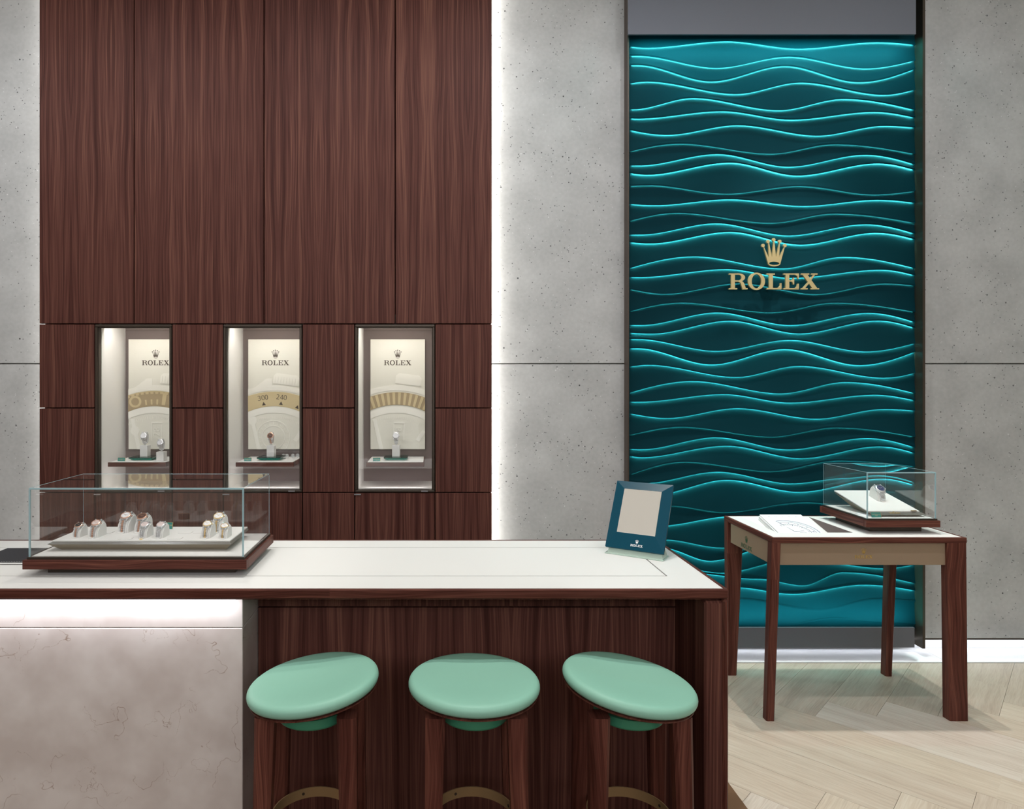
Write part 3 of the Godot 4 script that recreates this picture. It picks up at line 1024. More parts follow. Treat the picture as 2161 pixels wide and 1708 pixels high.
	if i < 2:
		clipped(st, PackedVector2Array([Vector2(-0.16, 0.325), Vector2(-0.05, 0.41), Vector2(-0.018, 0.41), Vector2(-0.018, 0.36)]), 0.0, 0.0027)
	var ha := Transform3D(Basis(Vector3(0, 0, 1), 0.22), Vector3(-0.09, -0.02, 0))
	extrude_clip(st, rect_poly(-0.011, 0.0, 0.011, 0.2), ha, 0.003)
	if i != 2: extrude_clip(st, circle_poly(Vector2(0, 0.13 if i == 0 else 0.19), Vector2(0.026, 0.026)), ha, 0.0025)
	part("watch_hand", st, M.board_white, b)
	st = begin()
	var dw := Transform3D(Basis(Vector3(0, 0, 1), -0.02), Vector3(0.006, 0.05, 0))
	if i != 1:
		extrude_clip(st, rect_poly(-0.032, 0.0, -0.027, 0.105), dw, 0.002)
		extrude_clip(st, rect_poly(0.027, 0.0, 0.032, 0.105), dw, 0.0021)
		extrude_clip(st, rect_poly(-0.032, 0.1, 0.032, 0.108), dw, 0.0023)
	extrude_clip(st, rect_poly(0.105, 0.03, 0.128, 0.1), Transform3D(Basis(Vector3(0, 0, 1), -0.6), Vector3(-0.0, 0.09, 0)), 0.002)
	part("date_window", st, M.board_white, b)
	# things on the shelf
	var px: float = xc + [-0.01, 0.005, -0.002][i]
	var pd := 3.72
	var g := thing("glass_plate", "thick dark teal glass plate in the niche " + names[i], "glass plate", V(px, sy, pd), 0.0, "teal glass plates")
	st = begin()
	frustum(st, Vector3(0, 0, 0), Vector2(0.046, 0.044), Vector3(0, 0.012, 0), Vector2(0.066, 0.064))
	part("foot", st, M.aqua_glass, g)
	st = begin()
	box(st, Vector3(-0.066, 0.012, -0.064), Vector3(0.066, 0.018, 0.064), 0.001)
	part("top", st, M.aqua_dark, g)
	var wl := ["steel watch with white dial on the taller block of the paired stands", "dark-dialled two-tone watch standing before the board numbered 300 and 240", "steel watch with white dial standing before the fluted bezel board"]
	stand(V(px, sy + 0.018, pd), 0.062, -0.05, ["pale grey block stand on the teal plate beside a lower block", "pale grey block stand on the teal plate below the 240", "pale grey block stand on the teal plate below the fluted bezel"][i], wl[i], [M.dial_white, M.dial_brown, M.dial_white][i], [M.steel, M.rose, M.steel][i], 1.0)
	if i == 0:
		stand(V(xc + 0.106, sy, 3.66), 0.05, -0.05, "low pale block stand directly on the shelf beside the teal plate", "steel watch with white dial on the lower block of the pair", M.dial_white, M.steel, 0.95)
	var card := thing("name_card", "small teal exhibition card in the niche " + names[i], "card", V(xc - 0.105, sy, 3.635), 0.0, "teal cards in the niches")
	make_card(card, 0.04, 0.019)
	if i == 1:
		for j in 4:
			var bd2 := thing("glass_bead", "clear glass bead in the row on the shelf below the 240 board", "bead", V(xc + 0.055 + j * 0.026 - (0.008 if j == 1 else 0.0), sy + 0.0115, 3.8 + 0.004 * j), 0.0, "clear glass beads")
			st = begin()
			var prof := []
			for q in 13: prof.append(Vector2(sin(PI * q / 12.0), -cos(PI * q / 12.0)) * 0.0115)
			lathe(st, prof, 18, Transform3D(), true)
			part("bead", st, M.crystal, bd2)

func relief_arc(b: Node3D, called: String, c: Vector2, r1: float, r0: float, m: Material, h: float) -> void:
	var st := begin()
	clipped(st, ring_poly(c, Vector2(r1, r1), Vector2(r0, r0), PI / 2 - 0.6, PI / 2 + 0.6, 40), 0.0, h)
	part(called, st, m, b)

func extrude_clip(st: SurfaceTool, poly: PackedVector2Array, xf: Transform3D, h: float) -> void:
	var q := PackedVector2Array()
	for v in poly:
		var p := xf * Vector3(v.x, v.y, 0)
		q.append(Vector2(p.x, p.y))
	clipped(st, q, 0.0, h)

# a frustum between two rectangles (half sizes) at heights
func frustum(st: SurfaceTool, a: Vector3, ha: Vector2, b: Vector3, hb: Vector2, g := 0) -> void:
	var c := []
	for i in 8:
		var low := (i & 2) == 0
		var h := ha if low else hb
		var m := a if low else b
		c.append(m + Vector3(h.x if i & 1 else -h.x, 0, h.y if i & 4 else -h.y))
	hexa(st, c, g)

func make_card(t: Node3D, w: float, h: float) -> void:
	var st := begin()
	var xf := Transform3D(Basis(Vector3.RIGHT, -0.25), Vector3(0, 0, 0))
	box(st, Vector3(-w / 2, 0, -0.002), Vector3(w / 2, h, 0.0), 0.0003, 1, xf)
	part("face", st, M.card, t)
	st = begin()
	box(st, Vector3(w / 2, 0, -0.0022), Vector3(w / 2 + 0.0008, h + 0.0006, 0.0002), 0, 1, xf)
	box(st, Vector3(-w / 2, h, -0.0022), Vector3(w / 2, h + 0.0008, 0.0002), 0, 1, xf)
	part("gilt_edge", st, M.gold_print, t)
	st = begin()
	box(st, Vector3(-w * 0.3, 0, -h * 0.55), Vector3(w * 0.3, 0.001, -0.001))
	part("foot", st, M.card, t)
	words(t, "FOR EXHIBITION", xf * Transform3D(Basis(), Vector3(0, h * 0.56, 0.0002)), h * 0.17, M.board_gold, 0.0002)
	words(t, "ONLY", xf * Transform3D(Basis(), Vector3(0, h * 0.3, 0.0002)), h * 0.17, M.board_gold, 0.0002)

# ---------------------------------------------------------------- watches
# links along a path of (z, y), centred on x = 0
func links(st: SurfaceTool, path: Array, width: float, thick: float, count: int, x0: float, x1: float) -> void:
	var total := 0.0
	for i in path.size() - 1: total += path[i].distance_to(path[i + 1])
	for j in count:
		var ends := []
		for f in [(j + 0.06) / count, (j + 0.94) / count]:
			var s: float = f * total
			var p: Vector2 = path[path.size() - 1]
			for i in path.size() - 1:
				var l: float = path[i].distance_to(path[i + 1])
				if s <= l or i == path.size() - 2:
					p = path[i].lerp(path[i + 1], clampf(s / l, 0, 1))
					break
				s -= l
			ends.append(p)
		var d: Vector2 = ends[1] - ends[0]
		var xf := Transform3D(Basis(Vector3.RIGHT, Vector3(0, d.x, -d.y).normalized(), Vector3(0, d.y, d.x).normalized()), Vector3(0, (ends[0].y + ends[1].y) / 2, (ends[0].x + ends[1].x) / 2))
		var hl := d.length() / 2
		box(st, Vector3(x0 * width, -thick / 2, -hl), Vector3(x1 * width, thick / 2, hl), thick * 0.3, 2, xf)

# head of a watch at c in the (z, y) plane, its glass facing along n
func watch_head(w: Node3D, c: Vector2, nrm: Vector2, r: float, dial: Material, rim: Material) -> void:
	var up := Vector3(0, nrm.y, nrm.x).normalized()
	var back := Vector3(0, nrm.x, -nrm.y).normalized()
	var xf := Transform3D(Basis(Vector3.RIGHT, up, Vector3.RIGHT.cross(up)), Vector3(0, c.y, c.x))
	var st := begin()
	lathe(st, [Vector2(0, -0.18), Vector2(0.86, -0.18), Vector2(1.0, -0.1), Vector2(1.0, 0.12), Vector2(0.97, 0.16)].map(func(v): return v * r), 28, xf)
	for sx in [-1.0, 1.0]:
		for sz in [-1.0, 1.0]:
			box(st, Vector3(sx * 0.62 - 0.13, -0.16, sz * 0.98 - 0.28) * r, Vector3(sx * 0.62 + 0.13, 0.1, sz * 0.98 + 0.28) * r, 0.05 * r, 2, xf)
	part("case", st, M.steel, w)
	st = begin()
	lathe(st, [Vector2(0.97, 0.14), Vector2(0.95, 0.24), Vector2(0.8, 0.31), Vector2(0.78, 0.22)].map(func(v): return v * r), 28, xf)
	part("bezel", st, rim, w)
	st = begin()
	lathe(st, [Vector2(0.8, 0.225), Vector2(0, 0.225)].map(func(v): return v * r), 28, xf)
	var face := part("dial", st, dial, w)
	st = begin()
	for k in 12:
		var a := TAU * k / 12
		var q := xf * Transform3D(Basis(Vector3.UP, a), Vector3.ZERO)
		box(st, Vector3(-0.03, 0.225, 0.58) * r, Vector3(0.03, 0.25, 0.72) * r, 0, 2, q)
	for a in [[-1.05, 0.42], [0.95, 0.6]]:
		box(st, Vector3(-0.028, 0.25, -0.08) * r, Vector3(0.028, 0.27, a[1]) * r, 0, 2, xf * Transform3D(Basis(Vector3.UP, a[0] + PI), Vector3.ZERO))
	part("hands", st, rim, face)
	st = begin()
	lathe(st, [Vector2(0, 0), Vector2(0.13, 0), Vector2(0.15, 0.06), Vector2(0.15, 0.2), Vector2(0.0, 0.2)].map(func(v): return v * r), 12, xf * Transform3D(Basis(Vector3(0, 0, 1), -PI / 2), Vector3(0.98 * r, 0, 0)))
	part("winding_crown", st, rim, w)

func cuff_watch(pos: Vector3, yaw: float, s: float, label: String, cuff_label: String, dial: Material, rim: Material, five := false, tilt := 0.0, head := 1.0) -> void:
	var c := thing("watch_cuff", cuff_label, "watch holder", pos, yaw, "cream watch cuffs")
	var st := begin()
	var prof := PackedVector2Array()
	for v in [[0.0265, 0.0], [0.0255, 0.012], [0.0215, 0.0215], [0.013, 0.0305], [0.0, 0.0385], [-0.008, 0.042], [-0.016, 0.0425], [-0.0235, 0.039], [-0.029, 0.032], [-0.031, 0.022], [-0.031, 0.0]]:
		prof.append(Vector2(v[0], v[1]) * s)
	# profile lies in (z, y): turn the outline so that its x becomes z
	var turn := Transform3D(Basis(Vector3(0, 0, 1), Vector3(0, 1, 0), Vector3(-1, 0, 0)), Vector3.ZERO)
	extrude(st, prof, -0.0115 * s, 0.0115 * s, turn)
	var inner := PackedVector2Array()
	for v in prof: inner.append(Vector2(lerpf(v.x, -0.005 * s, 0.12), v.y * 0.93))
	extrude(st, inner, -0.0145 * s, 0.0145 * s, turn)
	part("cuff", st, M.cream, c)
	st = begin()
	box(st, Vector3(-0.008, 0, 0.027) * s, Vector3(0.008, 0.003, 0.034) * s, 0.0005)
	part("clip", st, M.cream, c)
	var w := thing("wristwatch", label, "watch", pos, yaw, "watches on cream cuffs")
	if tilt != 0.0:
		c.rotation.x = tilt
		w.rotation.x = tilt
	watch_head(w, Vector2(0.006, 0.041) * s, Vector2(0.5, 0.87), 0.0142 * s * head, dial, rim)
	var low := [Vector2(0.0205, 0.0325) * s, Vector2(0.0255, 0.023) * s, Vector2(0.028, 0.012) * s, Vector2(0.028, 0.001) * s]
	var high := [Vector2(-0.009, 0.0478) * s, Vector2(-0.017, 0.0458) * s, Vector2(-0.026, 0.0415) * s, Vector2(-0.0325, 0.032) * s]
	for pth in [low, high]:
		st = begin()
		for e in ([[-0.5, -0.2], [0.2, 0.5]] if not five else [[-0.5, -0.24], [0.24, 0.5]]): links(st, pth, 0.0145 * s, 0.0026 * s, 6, e[0], e[1])
		part("bracelet", st, M.steel, w)
		st = begin()
		links(st, pth, 0.0145 * s, 0.0029 * s, 6 if not five else 8, -0.18, 0.18)
		part("bracelet_centre", st, rim if not five or rim == M.steel else rim, w)

func stand(pos: Vector3, h: float, yaw: float, label: String, watch_label: String, dial: Material, rim: Material, s: float) -> void:
	var t := thing("watch_stand", label, "stand", pos, yaw, "block watch stands")
	var st := begin()
	box(st, Vector3(-0.021, 0, -0.021), Vector3(0.021, h, 0.021), 0.0012)
	part("block", st, M.cream, t)
	st = begin()
	box(st, Vector3(-0.004, h, -0.003), Vector3(0.004, h + 0.012, 0.003), 0.0008)
	box(st, Vector3(-0.005, h + 0.01, -0.015), Vector3(0.005, h + 0.06, -0.011), 0.001)
	part("holder", st, M.steel, t)
	var w := thing("wristwatch", watch_label, "watch", pos + Vector3(0, h + 0.008, 0), yaw, "watches in the niches")
	var path := []
	for k in 25:
		var a := deg_to_rad(-200.0 + k * 10.5)
		path.append(Vector2(cos(a) * 0.021, 0.033 + sin(a) * 0.03) * s)
	watch_head(w, Vector2(0.019, 0.046) * s, Vector2(0.92, 0.39), 0.0185 * s, dial, rim)
	var loop := []
	for k in 29:
		var a := deg_to_rad(62.0 + k * 10.6)
		loop.append(Vector2(cos(a) * 0.021, 0.033 + sin(a) * 0.032) * s)
	st = begin()
	for e in [[-0.5, -0.28], [0.28, 0.5]]: links(st, loop, 0.019 * s, 0.003 * s, 18, e[0], e[1])
	part("bracelet", st, M.steel, w)
	st = begin()
	links(st, loop, 0.019 * s, 0.0032 * s, 18, -0.25, 0.25)
	part("bracelet_centre", st, rim, w)

# ---------------------------------------------------------------- counter
const CT := 0.9       # counter height
const CF := 1.922     # its front edge
const CB := 2.532     # its back edge

func build_counter() -> void:
	var c := thing("service_counter", "walnut and marble service counter with a cream leather top", "counter")
	var xr := X(1538, CF)
	var xl := -2.05
	var e := 0.012
	# leather top in a walnut rim; the inlaid field is parted from its border by a dark line
	var f0 := 2.0588
	var f1 := 2.414
	var fx := X(1407, f0)
	var lw := 0.0022
	var t := 0.022
	part("leather_border", bx(xl + e, xr - e, CT - t, CT, CF + e, f0 - lw), M.cream, c)
	part("leather_border", bx(xl + e, xr - e, CT - t, CT, f1 + lw, CB - e), M.cream, c)
	part("leather_border", bx(fx + lw, xr - e, CT - t, CT, f0 - lw, f1 + lw), M.cream, c)
	part("leather_border", bx(xl + e, xl + 0.14, CT - t, CT, f0 - lw, f1 + lw), M.cream, c)
	part("leather_field", bx(xl + 0.14 + lw, fx - lw, CT - t, CT, f0 + lw, f1 - lw), M.cream, c)
	part("inlay_groove", bx(xl + 0.13, fx + 0.006, CT - t - 0.002, CT - 0.003, f0 - 0.006, f1 + 0.006), M.line, c)
	uvo = Vector2(0.2, 0.3)
	part("front_rim", bx(xl, xr, CT - 0.027, CT + 0.0008, CF, CF + e, 0.003, 0), M.walnut_solid, c)
	uvo = Vector2(0.31, 0.7)
	part("side_rim", bx(xr - e, xr, CT - 0.035, CT + 0.0008, CF + 0.006, CB, 0.0015, 2), M.walnut_solid, c)
	part("back_rim", bx(xl, xr - e, CT - 0.035, CT + 0.0008, CB - e, CB, 0.0015, 0), M.walnut_solid, c)
	part("underside", bx(xl, xr - 0.02, CT - 0.035, CT - t, CF + 0.02, CB - 0.02), M.walnut, c)
	# end panel
	var PD := 2.16
	uvo = Vector2(0.1, 0.0)
	part("end_panel", bx(X(1489, CF), xr - 0.004, 0.006, CT - 0.036, CF + 0.006, CB - 0.01, 0.006), M.walnut, c)
	part("end_panel_edge", bx(xr - 0.016, xr, 0.006, CT - 0.03, CF, CF + 0.02, 0.005), M.walnut_solid, c)
	# front panel in the knee space, with a narrow strip above the shadow line
	var px0 := X(545, PD)
	var px1 := X(1489, CF) - 0.001
	var yl := Y(1281, PD)
	uvo = Vector2(0.5, 0.4)
	part("front_panel", bx(px0, px1, 0.006, yl - 0.003, PD, PD + 0.02), M.walnut, c)
	uvo = Vector2(0.5, 0.9)
	part("front_strip", bx(px0, px1, yl + 0.002, CT - 0.036, PD, PD + 0.02), M.walnut, c)
	part("panel_backing", bx(px0, px1, 0.006, CT - 0.036, PD + 0.0205, PD + 0.04), M.walnut, c)
	# stone pedestal: upper slab and lower block with a shadow joint
	var SD := 1.992
	var sx := X(512, SD)
	var yj := Y(1325.5, SD)
	uvo = Vector2(0.15, 0.35)
	part("stone_slab", bx(xl, sx, yj + 0.0012, CT - 0.036, SD, PD + 0.1, 0.0015), M.stone, c)
	uvo = Vector2(0.47, 0.05)
	part("stone_block", bx(xl, sx, 0.006, yj - 0.0012, SD, PD + 0.1, 0.0015), M.stone, c)
	part("stone_core", bx(xl + 0.01, sx - 0.012, 0.01, CT - 0.04, SD + 0.012, PD + 0.09), M.stone, c)
	uvo = Vector2.ZERO
	part("back_panel", bx(xl, xr - 0.05, 0.006, CT - 0.036, CB - 0.05, CB - 0.03), M.walnut, c)
	var l := thing("led_strip", "white light strip under the counter edge above the marble pedestal", "light strip")
	part("led_diffuser", bx(xl, sx - 0.01, CT - 0.042, CT - 0.037, CF + 0.022, CF + 0.034), M.led, l)
	area("light", V((xl + sx) / 2, CT - 0.045, CF + 0.03), Vector3(0, -1.0, -0.55), Vector2(sx - xl - 0.02, 0.012), 0.135, Color(0.97, 0.97, 1.0), l, Vector3.BACK)
	# desk pad
	var p := thing("desk_pad", "black leather desk pad with cream border on the counter", "desk pad")
	var a := 2.2
	var b := 2.388
	part("border", bx(-1.545, -1.275, CT + 0.0002, CT + 0.003, a - 0.012, b + 0.012, 0.001), M.cream, p)
	part("leather", bx(-1.532, -1.275, CT + 0.003, CT + 0.005, a, b, 0.001), M.black_leather, p)
	var st := begin()
	for k in 30: box(st, V(-1.53 + k * 0.0085, CT + 0.005, a + 0.004), V(-1.53 + k * 0.0085 + 0.005, CT + 0.0054, a + 0.0052))
	part("stitching", st, M.white, p)
	part("edge_line", bx(-1.55, -1.275, CT + 0.0002, CT + 0.0012, a - 0.0155, a - 0.012), M.line, p)

# ---------------------------------------------------------------- stools
func build_stool(i: int) -> void:
	var px: float = [661.0, 1000.0, 1327.0][i]
	var D := 1.805
	var x := X(px, D)
	var hs := 0.704
	var t := thing("bar_stool", ["bar stool with green leather seat tipped towards the marble pedestal", "middle of three bar stools, green leather seat between the other two", "bar stool with green leather seat tipped towards the counter's end panel"][i], "bar stool", V(x, 0, D), 0.0, "green bar stools")
	var yaw: float = [-1.66, 0.0, 1.62][i]
	var tilt := Basis(Vector3.UP, yaw) * Basis(Vector3.RIGHT, deg_to_rad([7.0, -0.8, 7.5][i])) * Basis(Vector3.UP, -yaw)
	var sx := Transform3D(tilt, Vector3(0, hs - 0.012, 0))
	var R := 0.178
	# seat: a dished cushion with a full round edge
	var st := begin()
	var prof := [Vector2(0.0, 0.004), Vector2(0.05, 0.0045), Vector2(0.1, 0.007), Vector2(0.135, 0.009), Vector2(0.158, 0.0075)]
	for k in 9:
		var a := deg_to_rad(70.0 - k * 20.0)
		prof.append(Vector2(R - 0.016 + 0.016 * cos(a), -0.009 + 0.0165 * sin(a)))
	prof.append(Vector2(0.14, -0.026))
	prof.append(Vector2(0.0, -0.026))
	prof.reverse()
	lathe(st, prof, 64, sx, true)
	part("seat", st, M.green_leather, t)
	st = begin()
	lathe(st, [Vector2(0, -0.034), Vector2(0.163, -0.034), Vector2(0.172, -0.030), Vector2(0.172, -0.027), Vector2(0, -0.027)], 56, sx)
	part("seat_shell", st, M.walnut_solid, t)
	st = begin()
	lathe(st, [Vector2(0.0, -0.062), Vector2(0.09, -0.06), Vector2(0.13, -0.05), Vector2(0.162, -0.034)], 48, sx)
	part("seat_dish", st, M.walnut_solid, t)
	st = begin()
	lathe(st, [Vector2(0, hs - 0.104), Vector2(0.092, hs - 0.104), Vector2(0.094, hs - 0.1), Vector2(0.094, hs - 0.078), Vector2(0, hs - 0.074)], 40)
	part("swivel_band", st, M.green_band, t)
	# legs: square with broad chamfers, leaning in a little towards the seat
	for lx in [-1.0, 1.0]:
		for lz in [-1.0, 1.0]:
			st = begin()
			uvo = Vector2(rng.randf(), rng.randf())
			var top := Vector3(lx * 0.105, hs - 0.06, lz * 0.092)
			var foot := Vector3(lx * 0.118, 0.006, lz * 0.118)
			leg8(st, foot, 0.017, top, 0.0255, 0.32, atan2(lx, lz))
			part("leg", st, M.walnut_solid, t)
	uvo = Vector2.ZERO
	st = begin()
	lathe(st, [Vector2(0.11, 0.305), Vector2(0.113, 0.305), Vector2(0.113, 0.333), Vector2(0.11, 0.333), Vector2(0.11, 0.305)], 48)
	part("foot_ring", st, M.brass, t)
	for k in 4:
		st = begin()
		var a := PI / 4 + k * PI / 2 + 0.35
		lathe(st, [Vector2(0, 0.1085), Vector2(0.004, 0.1085), Vector2(0.004, 0.1105)], 10, Transform3D(Basis(Vector3.UP, -a) * Basis(Vector3(0, 0, 1), -PI / 2), Vector3(0, 0.319, 0)))
		part("ring_bolt", st, M.bronze, t)

# an eight-sided tapering post; its broad flats turned by a
func leg8(st: SurfaceTool, p0: Vector3, r0: float, p1: Vector3, r1: float, ch: float, turn: float) -> void:
	var ring := func(p: Vector3, r: float) -> Array:
		var o := []
		for s in [[1, 1], [-1, 1], [-1, -1], [1, -1]]:
			var c := 1.0 - ch
			var a := Vector2(s[0] * c, s[1]) if s[0] * s[1] > 0 else Vector2(s[0], s[1] * c)
			var b := Vector2(s[0], s[1] * c) if s[0] * s[1] > 0 else Vector2(s[0] * c, s[1])
			for q in ([b, a] if s[0] * s[1] > 0 else [b, a]):
				o.append(p + Vector3(q.x * r, 0, q.y * r))
		return o
	var a: Array = ring.call(p0, r0)
	var b: Array = ring.call(p1, r1)
	for k in 8:
		var j := (k + 1) % 8
		quad(st, a[k], a[j], b[j], b[k], (a[k] + a[j]) / 2 - p0)
		tri(st, a[k], a[j], p0, Vector3.DOWN)
		tri(st, b[k], b[j], p1, Vector3.UP)

# ---------------------------------------------------------------- table
const TT := 0.812
const TF := 2.94
const TB := 3.43

func build_table() -> void:
	var t := thing("display_table", "walnut display table with cream top and taupe leather apron", "table")
	var xl := X(1630, TF)
	var xr := X(2041, TF)
	var e := 0.013
	var wf := 3.044
	var wb := 3.404
	var wl := 1.579
	var wr := 1.927
	var th := 0.02
	# cream top round the sunken lectern
	part("leather_top", bx(xl + e, xr - e, TT - th, TT, TF + e, wf), M.cream, t)
	part("leather_top", bx(xl + e, xr - e, TT - th, TT, wb, TB - e), M.cream, t)
	part("leather_top", bx(xl + e, wl, TT - th, TT, wf, wb), M.cream, t)
	part("leather_top", bx(wr, xr - e, TT - th, TT, wf, wb), M.cream, t)
	var dp := (wb - wf) * tan(deg_to_rad(15.0))
	var st := begin()
	hexa(st, [V(wl, TT - 0.012, wb), V(wr, TT - 0.012, wb), V(wl, TT, wb), V(wr, TT, wb), V(wl, TT - dp - 0.012, wf), V(wr, TT - dp - 0.012, wf), V(wl, TT - dp, wf), V(wr, TT - dp, wf)], 0)
	part("lectern_panel", st, M.cream, t)
	part("well_side", bx(wr - 0.0005, wr + 0.006, TT - dp - 0.01, TT - 0.0005, wf, wb), M.taupe, t)
	part("well_side", bx(wl - 0.006, wl + 0.0005, TT - dp - 0.01, TT - 0.0005, wf, wb), M.taupe, t)
	part("well_front", bx(wl, wr, TT - dp - 0.01, TT - 0.0005, wf - 0.006, wf + 0.0005), M.taupe, t)
	# rim
	for s in [[xl, xr, TF, TF + e, 0], [xl, xr, TB - e, TB, 0], [xl, xl + e, TF + e, TB - e, 2], [xr - e, xr, TF + e, TB - e, 2]]:
		uvo = Vector2(rng.randf(), rng.randf())
		part("rim", bx(s[0], s[1], TT - 0.024, TT + 0.0008, s[2], s[3], 0.002, s[4]), M.walnut_solid, t)
	# aprons
	var ya := Y(1193, TF + 0.014)
	var af := TF + 0.016
	var fa := part("front_apron", bx(X(1642, TF), X(2001, TF), ya, TT - 0.023, af, af + 0.015, 0.001), M.apron, t)
	part("back_apron", bx(xl + 0.03, xr - 0.03, ya, TT - 0.023, TB - 0.03, TB - 0.015), M.apron, t)
	var sa := part("side_apron", bx(xl + 0.008, xl + 0.022, ya, TT - 0.023, TF + 0.02, TB - 0.06, 0.001), M.apron, t)
	part("side_apron", bx(xr - 0.022, xr - 0.008, ya, TT - 0.023, TF + 0.02, TB - 0.02), M.apron, t)
	part("drawer_box", bx(xl + 0.03, xr - 0.03, ya + 0.005, ya + 0.015, TF + 0.03, TB - 0.03), M.taupe, t)
	small_logo(fa, Transform3D(Basis(), V(X(1822.5, af), Y(1179, af), af)), 38.0 * af / F, M.gold_print)
	small_logo(sa, Transform3D(Basis(Vector3.UP, -PI / 2), V(xl + 0.008, Y(1159, 3.2), 3.2)), 0.11, M.green_print)
	# legs
	var legs := [
		[[xl, xl + 0.04, TF, TF + 0.045], [X(1617, TF), X(1634.5, TF), TF - 0.002, TF + 0.036]],
		[[X(2000, TF), xr, TF, TF + 0.045], [X(2004, TF), xr + 0.006, TF - 0.002, TF + 0.045]],
		[[xl, xl + 0.086, TB - 0.04, TB], [xl + 0.004, xl + 0.052, TB - 0.034, TB]],
		[[xr - 0.036, xr, TB - 0.06, TB], [X(1868, 3.39), X(1882, 3.39), TB - 0.045, TB]],
	]
	for l in legs:
		uvo = Vector2(rng.randf(), rng.randf())
		st = begin()
		var b := 0.005
		var ring := func(r: Array, y: float) -> Array:
			return [V(r[0] + b, y, r[2]), V(r[1] - b, y, r[2]), V(r[1], y, r[2] + b), V(r[1], y, r[3] - b), V(r[1] - b, y, r[3]), V(r[0] + b, y, r[3]), V(r[0], y, r[3] - b), V(r[0], y, r[2] + b)]
		var a: Array = ring.call(l[1], 0.0)
		var c: Array = ring.call(l[0], TT - 0.0225)
		var m0 := V((l[1][0] + l[1][1]) / 2, 0, (l[1][2] + l[1][3]) / 2)
		for k in 8:
			var j := (k + 1) % 8
			quad(st, a[k], a[j], c[j], c[k], (a[k] + a[j]) / 2 - m0)
			tri(st, a[k], a[j], m0, Vector3.DOWN)
		part("leg", st, M.walnut_solid, t)
	uvo = Vector2.ZERO
	# brochures on the lectern
	var slope := Basis(Vector3.RIGHT, deg_to_rad(15.0))
	for k in 4:
		var hgt := 0.0062
		var off := [Vector2(-0.006, 0.004), Vector2(-0.003, -0.002), Vector2(-0.004, 0.003), Vector2(0, 0)][k] as Vector2
		var bk := thing("brochure", ["bottom white brochure of the stack on the lectern", "second white brochure from the bottom of the lectern stack", "third white brochure from the bottom of the lectern stack", "top white brochure, watch picture and ROLEX on its cover"][k], "brochure", V(1.763, TT - 0.268 * (wb - 3.235), 3.235) + slope * Vector3(off.x, 0.0005 + k * (hgt + 0.0002), off.y), 0.0, "brochures on the display table")
		bk.basis = slope
		st = begin()
		box(st, Vector3(-0.103, 0.0004, -0.146), Vector3(0.103, hgt - 0.0004, 0.146))
		part("pages", st, M.paper_edge, bk)
		st = begin()
		box(st, Vector3(-0.1045, hgt - 0.0006, -0.1475), Vector3(0.1045, hgt, 0.1475))
		box(st, Vector3(-0.1045, 0, -0.1475), Vector3(0.1045, 0.0005, 0.1475))
		part("cover", st, M.paper, bk)
		if k == 3: cover_print(bk, hgt)

func cover_print(bk: Node3D, y: float) -> void:
	var xf := Transform3D(Basis(Vector3.RIGHT, -PI / 2), Vector3(0, y, 0))
	for k in 5:
		words(bk, "ROLEX"[k], xf * Transform3D(Basis(), Vector3(-0.068 + k * 0.034, 0.122, 0.0001)), 0.013, M.grey_print, 0.0002)
	var cl := rect_poly(-0.06, -0.147, 0.104, 0.082)
	var st := begin()
	var st2 := begin()
	var c := Vector2(-0.02, -0.035)
	for r in [[0.118, 0.112, 0], [0.1, 0.097, 1], [0.078, 0.0745, 1], [0.108, 0.1065, 0], [0.026, 0.024, 1]]:
		for h in 2:
			for p in Geometry2D.intersect_polygons(ring_poly(c if r[0] > 0.03 else c + Vector2(0.035, -0.03), Vector2(r[0], r[0]), Vector2(r[1], r[1]), h * PI, (h + 1) * PI, 24), cl):
				extrude(st if r[2] == 0 else st2, p, 0.0, 0.0002, xf)
	for j in 40:
		var a := TAU * j / 40.0
		var d := Vector2(cos(a), sin(a))
		var e := Vector2(-d.y, d.x) * (0.002 if j % 4 == 0 else 0.0009)
		for p in Geometry2D.intersect_polygons(PackedVector2Array([c + d * 0.062 + e, c + d * 0.072 + e, c + d * 0.072 - e, c + d * 0.062 - e]), cl):
			extrude(st2, p, 0.0, 0.0002, xf)
		if j % 3 == 0:
			for p in Geometry2D.intersect_polygons(PackedVector2Array([c + d * 0.084 + e * 3, c + d * 0.093 + e * 3, c + d * 0.093 - e * 3, c + d * 0.084 - e * 3]), cl):
				extrude(st, p, 0.0, 0.00025, xf)
	for a in [1.9, 0.2]:
		var d := Vector2(cos(a), sin(a))
		var e := Vector2(-d.y, d.x) * 0.0022
		extrude(st2, PackedVector2Array([c + e, c + d * 0.05 + e * 0.4, c + d * 0.05 - e * 0.4, c - e]), 0.0, 0.0003, xf)
	part("cover_print", st, M.grey_print, bk)
	part("cover_print", st2, M.grey_dark_print, bk)

